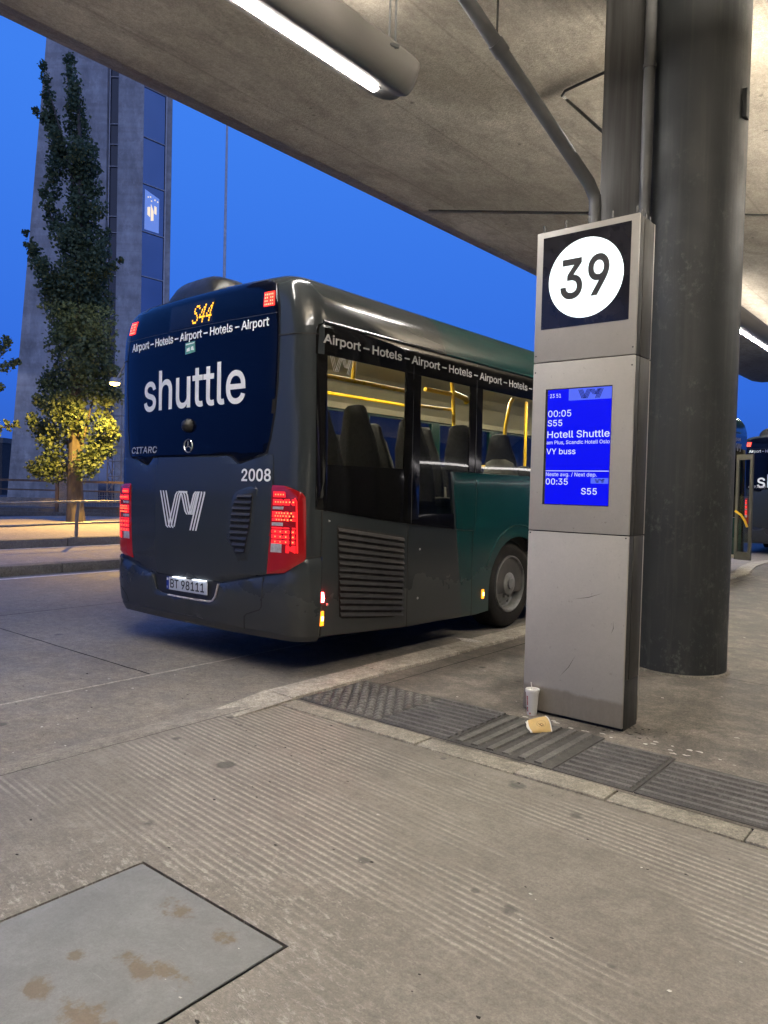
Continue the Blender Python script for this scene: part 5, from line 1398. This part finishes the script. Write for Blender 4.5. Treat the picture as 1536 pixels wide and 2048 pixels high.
for (u0, v0), (u1, v1), r in (((152, 900), (120, 760), .05), ((150, 960), (185, 800), .06), ((152, 980), (130, 860), .04), ((155, 800), (110, 580), .05), ((157, 600), (90, 400), .04), ((158, 700), (205, 520), .05), ((160, 420), (88, 150), .035), ((151, 990), (128, 930), .05), ((152, 1010), (135, 900), .04), ((150, 940), (215, 880), .03)):
    limbs.tube([at(u0, v0, TD) - base, at((u0 * .5 + u1 * .5), (v0 * .45 + v1 * .55), TD) - base, at(u1, v1, TD) - base], [r, r * .75, r * .3], 7)
limbs.build('trunk', M_BARK, tr); lf.build('crown', M_LEAF, tr, smooth=0)
tag(tr, 'tall slender poplar on the far pavement, its lower leaves lit yellow by a street lamp', 'tree')
# neighbour tree reaching in from the left
t2 = empty('poplar_tree', tuple(at(-150, 1062, 20))); t2.location.z = 0.285; b2 = t2.location.copy()
lf = MB(); limbs = MB()
limbs.tube([at(u, v, 20) - b2 for u, v in ((-150, 1062), (-150, 850), (-140, 600), (-135, 300))], [.26, .2, .13, .04], 9)
for (u, v, r) in ((12, 685, 16), (-8, 700, 20), (25, 725, 12), (8, 735, 14), (36, 722, 8), (0, 775, 10), (15, 850, 12), (-10, 855, 18), (32, 848, 8), (-40, 700, 40), (-60, 780, 45), (-90, 650, 60), (-120, 800, 70), (-140, 550, 60), (-130, 420, 50), (-140, 300, 40), (-60, 880, 40), (-150, 900, 60), (-170, 700, 60)):
    leafcloud(lf, at(u, v, 20 + random.uniform(-.3, .3)) - b2, r * 20 / 1512, int(12 + r * r * 0.22), 0.105, 1.1)
limbs.tube([at(-148, 860, 20) - b2, at(-60, 760, 20) - b2, at(15, 700, 20) - b2], [.06, .04, .012], 6); limbs.tube([at(-148, 900, 20) - b2, at(-60, 870, 20) - b2, at(25, 850, 20) - b2], [.05, .035, .01], 6)
limbs.build('trunk', M_BARK, t2); lf.build('crown', M_LEAF, t2, smooth=0)
tag(t2, 'neighbouring poplar at the left edge, only a few leafy twigs reaching in', 'tree')

# street lamp tucked behind the lit leaves
SLp = at(229, 764, 19.9)
sl = empty('street_lamp', (SLp.x + 0.5, SLp.y + 0.5, 0.285))
q = MB(); q.tube([(0, 0, 0), (0, 0, 4.5)], [0.06, 0.045], 10); q.tube([(0, 0, 4.45), (-0.25, -0.25, 4.50), (-0.45, -0.45, SLp.z - 0.285 + 0.10)], 0.03, 8); q.build('pole', M_GALV, sl)
q = MB(); q.lathe([(0.001, 0.13), (0.10, 0.11), (0.15, 0.0), (0.14, -0.02)], 16, (-0.5, -0.5, SLp.z - 0.285)); q.build('lamp_shade', M_GALV, sl)
q = MB(); q.lathe([(0.13, -0.015), (0.11, -0.07), (0.001, -0.10)], 16, (-0.5, -0.5, SLp.z - 0.285)); q.build('bulb', E_SOD, sl)
tag(sl, 'street lamp with a warm yellow bulb glowing among the leaves right of the tree trunk', 'street lamp')
pl = bpy.data.lights.new('street_lamp_light', 'SPOT'); pl.spot_size = math.radians(166); pl.spot_blend = 0.45; pl.energy = SODIUM; pl.color = (1.0, 0.58, 0.10); pl.shadow_soft_size = 0.12
po = bpy.data.objects.new('street_lamp_light', pl); C.objects.link(po); po.parent = sl; po.location = (-0.5, -0.5, SLp.z - 0.285 - 0.16)
po.rotation_euler = Vector((0.16, 0.05, 0.98)).to_track_quat('Z', 'Y').to_euler()

# boundary fence behind the far pavement
fd = (at(235, 1005, 24.5) - at(0, 1005, 24.5)); fd.z = 0; fd.normalize()
fo = at(118, 1030, 25.5); fo.z = 0.285
fn_ = empty('boundary_fence', tuple(fo), (0, 0, math.atan2(fd.y, fd.x)))
def fbox(nm, m, *a, **k): return MB().box(*a, **k).build(nm, m, fn_, smooth=0)
fbox('wall_base', M_FARKERB, -14, 14, -0.02, 0.28, -0.05, 0.22)
fbox('plinth', M_FARKERB, -14, 14, -0.30, -0.05, -0.05, 0.10)
fbox('concrete_panel', M_FARWALK, -14, -0.1, 0.06, 0.14, 0.26, 0.56)
for z, h, m in ((1.10, 0.075, M_RUSTRAIL), (0.80, 0.05, M_RUSTRAIL)):
    fbox('rail', m, -14, 14, 0.02, 0.08, z, z + h)
fbox('rail', M_RUSTRAIL, 0.3, 14, 0.02, 0.08, 0.22, 0.30)
for x in (-12, -8, -4): fbox('post', M_RUSTRAIL, x, x + 0.07, -0.06, 0.02, 0, 1.2)
fbox('post', M_RUSTRAIL, -0.12, -0.02, -0.07, 0.02, 0, 1.75); fbox('post', M_FARWALK, 0.0, 0.30, -0.05, 0.25, 0, 1.75)
ms = MB()
for k in range(60):
    x = 0.4 + k * 0.09; ms.box(x, x + 0.012, 0.10, 0.112, 0.30, 0.80)
for k in range(7): ms.box(0.4, 5.8, 0.112, 0.124, 0.31 + k * 0.075, 0.322 + k * 0.075)
ms.build('wire_mesh', M_GALV, fn_, smooth=0)
tag(fn_, 'low fence of brown rails, concrete panels and wire mesh behind the lit tree', 'fence')

# lattice ladder tower and low dark building
la = empty('lattice_tower', tuple(at(232, 1000, 29))); la.location.z = 0.2
q = MB(); hw = 0.26; Hh = 5.2
ax = Vector((CRt.x, CRt.y, 0)).normalized(); ay = Vector((-ax.y, ax.x, 0))
cs_ = [ax * sx * hw + ay * sy * hw for sx, sy in ((-1, -1), (1, -1), (1, 1), (-1, 1))]
for c in cs_: q.tube([c, c + Vector((0, 0, Hh))], 0.03, 6)
for k in range(9):
    z = 0.3 + k * 0.58
    for i in range(4):
        a, b = cs_[i], cs_[(i + 1) % 4]; q.tube([a + Vector((0, 0, z)), b + Vector((0, 0, z))], 0.016, 5)
        if k < 8: q.tube([a + Vector((0, 0, z)), b + Vector((0, 0, z + 0.58))], 0.014, 5)
q.build('steel_frame', M_GALV, la)
tag(la, 'slim galvanised lattice mast standing between the tree and the back of the bus', 'lattice mast')

TWD = 45.0
tw = empty('concrete_tower', (0, 0, 0))
A_ = at(283, 990, TWD); A_.z = 0
ex = Vector((CRt.x, CRt.y, 0)).normalized(); eyy = Vector((CW.x, CW.y, 0)).normalized()
def lat(u, D=TWD): return (u - 768) / 1512 * D
tw.location = tuple(A_)
xA = lat(283)
def TL(u): return lat(u) - xA          # metres along the front face from the corner A
HT = 46.0
def tpt(x, d, z): return tuple(ex * x + eyy * d + Vector((0, 0, z)))
# front with raked left side and a recessed glazed slot
q = MB()
lean = -0.026
def vx(u_top, v_top, u_bot, v_bot):    # metres along the face at z=0 and at HT from two picture points of one edge
    z0, z1 = 1.46 + (980 - v_bot) / 1512 * TWD, 1.46 + (980 - v_top) / 1512 * TWD
    lat0, lat1 = lat(u_bot) - xA, lat(u_top) - xA
    lat0 += (v_bot - 965) * 0.0255 / 1512 * TWD; lat1 += (v_top - 965) * 0.0255 / 1512 * TWD
    m = (lat1 - lat0) / (z1 - z0); return lat0 - m * z0, lat0 + m * (HT - z0)
L0, L1 = vx(106, 80, 25, 870)
s0, _ = vx(213, 150, 211, 300); s1, _ = vx(236, 200, 233, 400)
q.add([tpt(L0, 0, -1), tpt(s0, 0, -1), tpt(s0, 0, HT), tpt(L1, 0, HT), tpt(L0, 9, -1), tpt(s0, 9, -1), tpt(s0, 9, HT), tpt(L1, 9, HT)], [(0, 1, 2, 3), (4, 7, 6, 5), (0, 4, 5, 1), (1, 5, 6, 2), (2, 6, 7, 3), (3, 7, 4, 0)])
q.build('raked_wall', M_TOWER, tw, smooth=0)
c1, _ = vx(285, 200, 281, 500)
q = MB(); q.add([tpt(s1, 0, -1), tpt(c1, 0, -1), tpt(c1, 0, HT), tpt(s1, 0, HT), tpt(s1, 9, -1), tpt(c1 - 0.10, 0.3, -1), tpt(c1 - 0.10, 0.3, HT), tpt(s1, 9, HT)], [(0, 1, 2, 3), (0, 4, 5, 1), (1, 5, 6, 2), (3, 7, 4, 0)])
q.build('pier', M_TOWER, tw, smooth=0)
q = MB(); q.add([tpt(s0, 0.35, -1), tpt(s1, 0.35, -1), tpt(s1, 0.35, HT), tpt(s0, 0.35, HT)], [(0, 1, 2, 3)]); so = q.build('stair_window', M_TGDARK, tw, smooth=0)
q = MB()
for v in (170, 262, 302, 345, 443, 475, 560, 640): 
    z = 1.46 + (970 - v) / 1512 * TWD; p0, p1 = Vector(tpt(s0 + .02, 0.28, z)), Vector(tpt(s1 - .02, 0.28, z)); q.tube([p0, p1], 0.03, 4)
q.tube([tpt(s0 + 0.06, 0.28, 0), tpt(s0 + 0.06, 0.28, HT)], 0.04, 4); q.tube([tpt(s1 - 0.06, 0.28, 0), tpt(s1 - 0.06, 0.28, HT)], 0.04, 4)
q.build('window_bar', M_MULL, so, smooth=0)
# glazed flank running back along the street, then a thin concrete fin
yd = Vector((0, 1, 0))
B0 = ex * (c1 - 0.10) + eyy * 0.3
d_gl = 1.55
def gpt(t, z, off=0.0): return tuple(B0 + yd * (d_gl * t) + Vector((1, 0, 0)) * off + Vector((0, 0, z)))
q = MB(); q.add([gpt(0, -1), gpt(1, -1), gpt(1, HT), gpt(0, HT)], [(0, 1, 2, 3)]); go_ = q.build('flank_glazing', M_TGLASS, tw, smooth=0)
q = MB()
for v in (195, 292, 382, 475, 562, 650, 740):
    z = 1.46 + (968 - v) / 1512 * (TWD + .6); q.tube([gpt(0, z + 0.0, .05), gpt(1, z, .05)], 0.032, 4)
q.tube([gpt(0.985, 0, .05), gpt(0.985, HT, .05)], 0.05, 4)
q.build('window_bar', M_MULL, go_, smooth=0)
q = MB(); zl0, zl1 = 1.46 + (968 - 470) / 1512 * 45.6, 1.46 + (968 - 392) / 1512 * 45.6
q.add([gpt(0.08, zl0, .03), gpt(0.72, zl0, .03), gpt(0.72, zl1 - .3, .03), gpt(0.08, zl1, .03)], [(0, 1, 2, 3)])
q.build('lit_window', emit('pale_window', (0.22, 0.36, 0.75), 0.42), go_, smooth=0)
q = MB(); q.add([gpt(0.20, zl0 + .9, .05), gpt(0.32, zl0 + .8, .05), gpt(0.32, zl1 - .95, .05), gpt(0.20, zl1 - 1.0, .05)], [(0, 1, 2, 3)]); q.add([gpt(0.35, zl0 + .6, .05), gpt(0.47, zl0 + .65, .05), gpt(0.47, zl1 - 1.15, .05), gpt(0.35, zl1 - .75, .05)], [(0, 1, 2, 3)]); q.add([gpt(0.50, zl0 + 1.1, .05), gpt(0.60, zl0 + 1.05, .05), gpt(0.60, zl1 - .85, .05), gpt(0.50, zl1 - .8, .05)], [(0, 1, 2, 3)])
for a, b in ((.3, .4), (.5, .5), (.35, .62), (.2, .45), (.62, .55)): q.add([gpt(a, zl1 - b, .05), gpt(a + .05, zl1 - b, .05), gpt(a + .05, zl1 - b + .08, .05), gpt(a, zl1 - b + .08, .05)], [(0, 1, 2, 3)])
q.build('lit_room', E_WARMWIN, go_, smooth=0)
F0 = B0 + yd * d_gl; fw = 0.33
q = MB(); a, b, c, d = F0, F0 + ex * fw + eyy * 0.05, F0 + ex * (fw - 0.55) + eyy * 2.0, F0 + eyy * 2.0 - ex * 3
q.add([tuple(p + Vector((0, 0, z))) for z in (-1, HT) for p in (a, b, c, d)], [(0, 1, 5, 4), (1, 2, 6, 5), (2, 3, 7, 6), (4, 5, 6, 7)])
q.build('fin', M_TOWER, tw, smooth=0)
q = MB(); dx0 = TL(196); q.add([tpt(dx0, -0.03, 0), tpt(dx0 + 0.95, -0.03, 0), tpt(dx0 + 0.95, -0.03, 2.9), tpt(dx0, -0.03, 2.9), tpt(dx0, 0.2, 0), tpt(dx0 + .95, .2, 0), tpt(dx0 + .95, .2, 2.9), tpt(dx0, .2, 2.9)], [(0, 1, 2, 3), (1, 5, 6, 2), (0, 3, 7, 4), (3, 2, 6, 7)]); q.build('door', M_TGLASS, tw, smooth=0)
tag(tw, 'tall grey concrete tower with a raked side, dark window strips and one lit window', 'tower')

lb = empty('low_building', tuple(at(-60, 990, 60))); lb.location.z = 0
q = MB(); lbv = [ex * a + eyy * b for a, b in ((-22, 0), (2.5, 0), (2.5, 10), (-22, 10))]
q.add([tuple(p + Vector((0, 0, z))) for z in (0, 4.3) for p in lbv], [(0, 1, 5, 4), (1, 2, 6, 5), (2, 3, 7, 6), (3, 0, 4, 7), (4, 5, 6, 7)]); lbo = q.build('wall', M_TERR, lb, smooth=0)
q = MB(); q.add([tuple(p * 1.02 + Vector((0, 0, z))) for z in (4.3, 4.7) for p in lbv], [(0, 1, 5, 4), (1, 2, 6, 5), (2, 3, 7, 6), (3, 0, 4, 7), (4, 5, 6, 7), (0, 3, 2, 1)]); q.build('roof', M_FARKERB, lb, smooth=0)
q = MB(); q.add([tuple(ex * a - eyy * .04 + Vector((0, 0, z))) for a, z in ((0, 1.2), (2, 1.2), (2, 1.7), (0, 1.7))], [(0, 1, 2, 3)]); q.build('window', M_TGLASS, lb, smooth=0)
tag(lb, 'low dark building at the far left beside the foot of the tower', 'building')

mp = at(440, 985, 40); mp.z = 0
mt = MB(); mt.tube([(0, 0, 0), (0, 0, 13.5), (0, 0, 26)], [0.11, 0.075, 0.035], 10); mt.lathe([(0.2, 0), (0.2, 0.3), (0.11, 0.35)], 12)
mo = mt.build('mast', M_MULL); mo.location = tuple(mp)
tag(mo, 'thin tall pale mast rising behind the roof of the bus', 'mast')

# unseen terminal wall, added so the bus side mirrors dark instead of blue sky
tb = empty('added_terminal_wall', (11, 0, 0))
MB().box(0, 0.4, -60, 40, -0.1, 7.0).build('wall', M_WALL, tb, smooth=0)
for k in range(12):
    y = -50 + k * 7
    MB().box(-0.03, 0.0, y, y + 5.2, 0.3, 2.6).build('window', E_GLOWPANE if k in (6, 9) else M_BLACK, tb, smooth=0)  # two panes glow, added to give the bus glass something to reflect
MB().tube([(-0.12, 24.5, 2.84), (-0.12, 27.5, 2.86), (-0.12, 30.5, 2.80), (-0.12, 33.5, 2.86), (-0.12, 37.0, 2.83)], 0.05, 6).build('wall_light', E_WALLL, tb)
tag(tb, 'unseen long dark wall with black windows, added for the bus side to reflect', 'building')
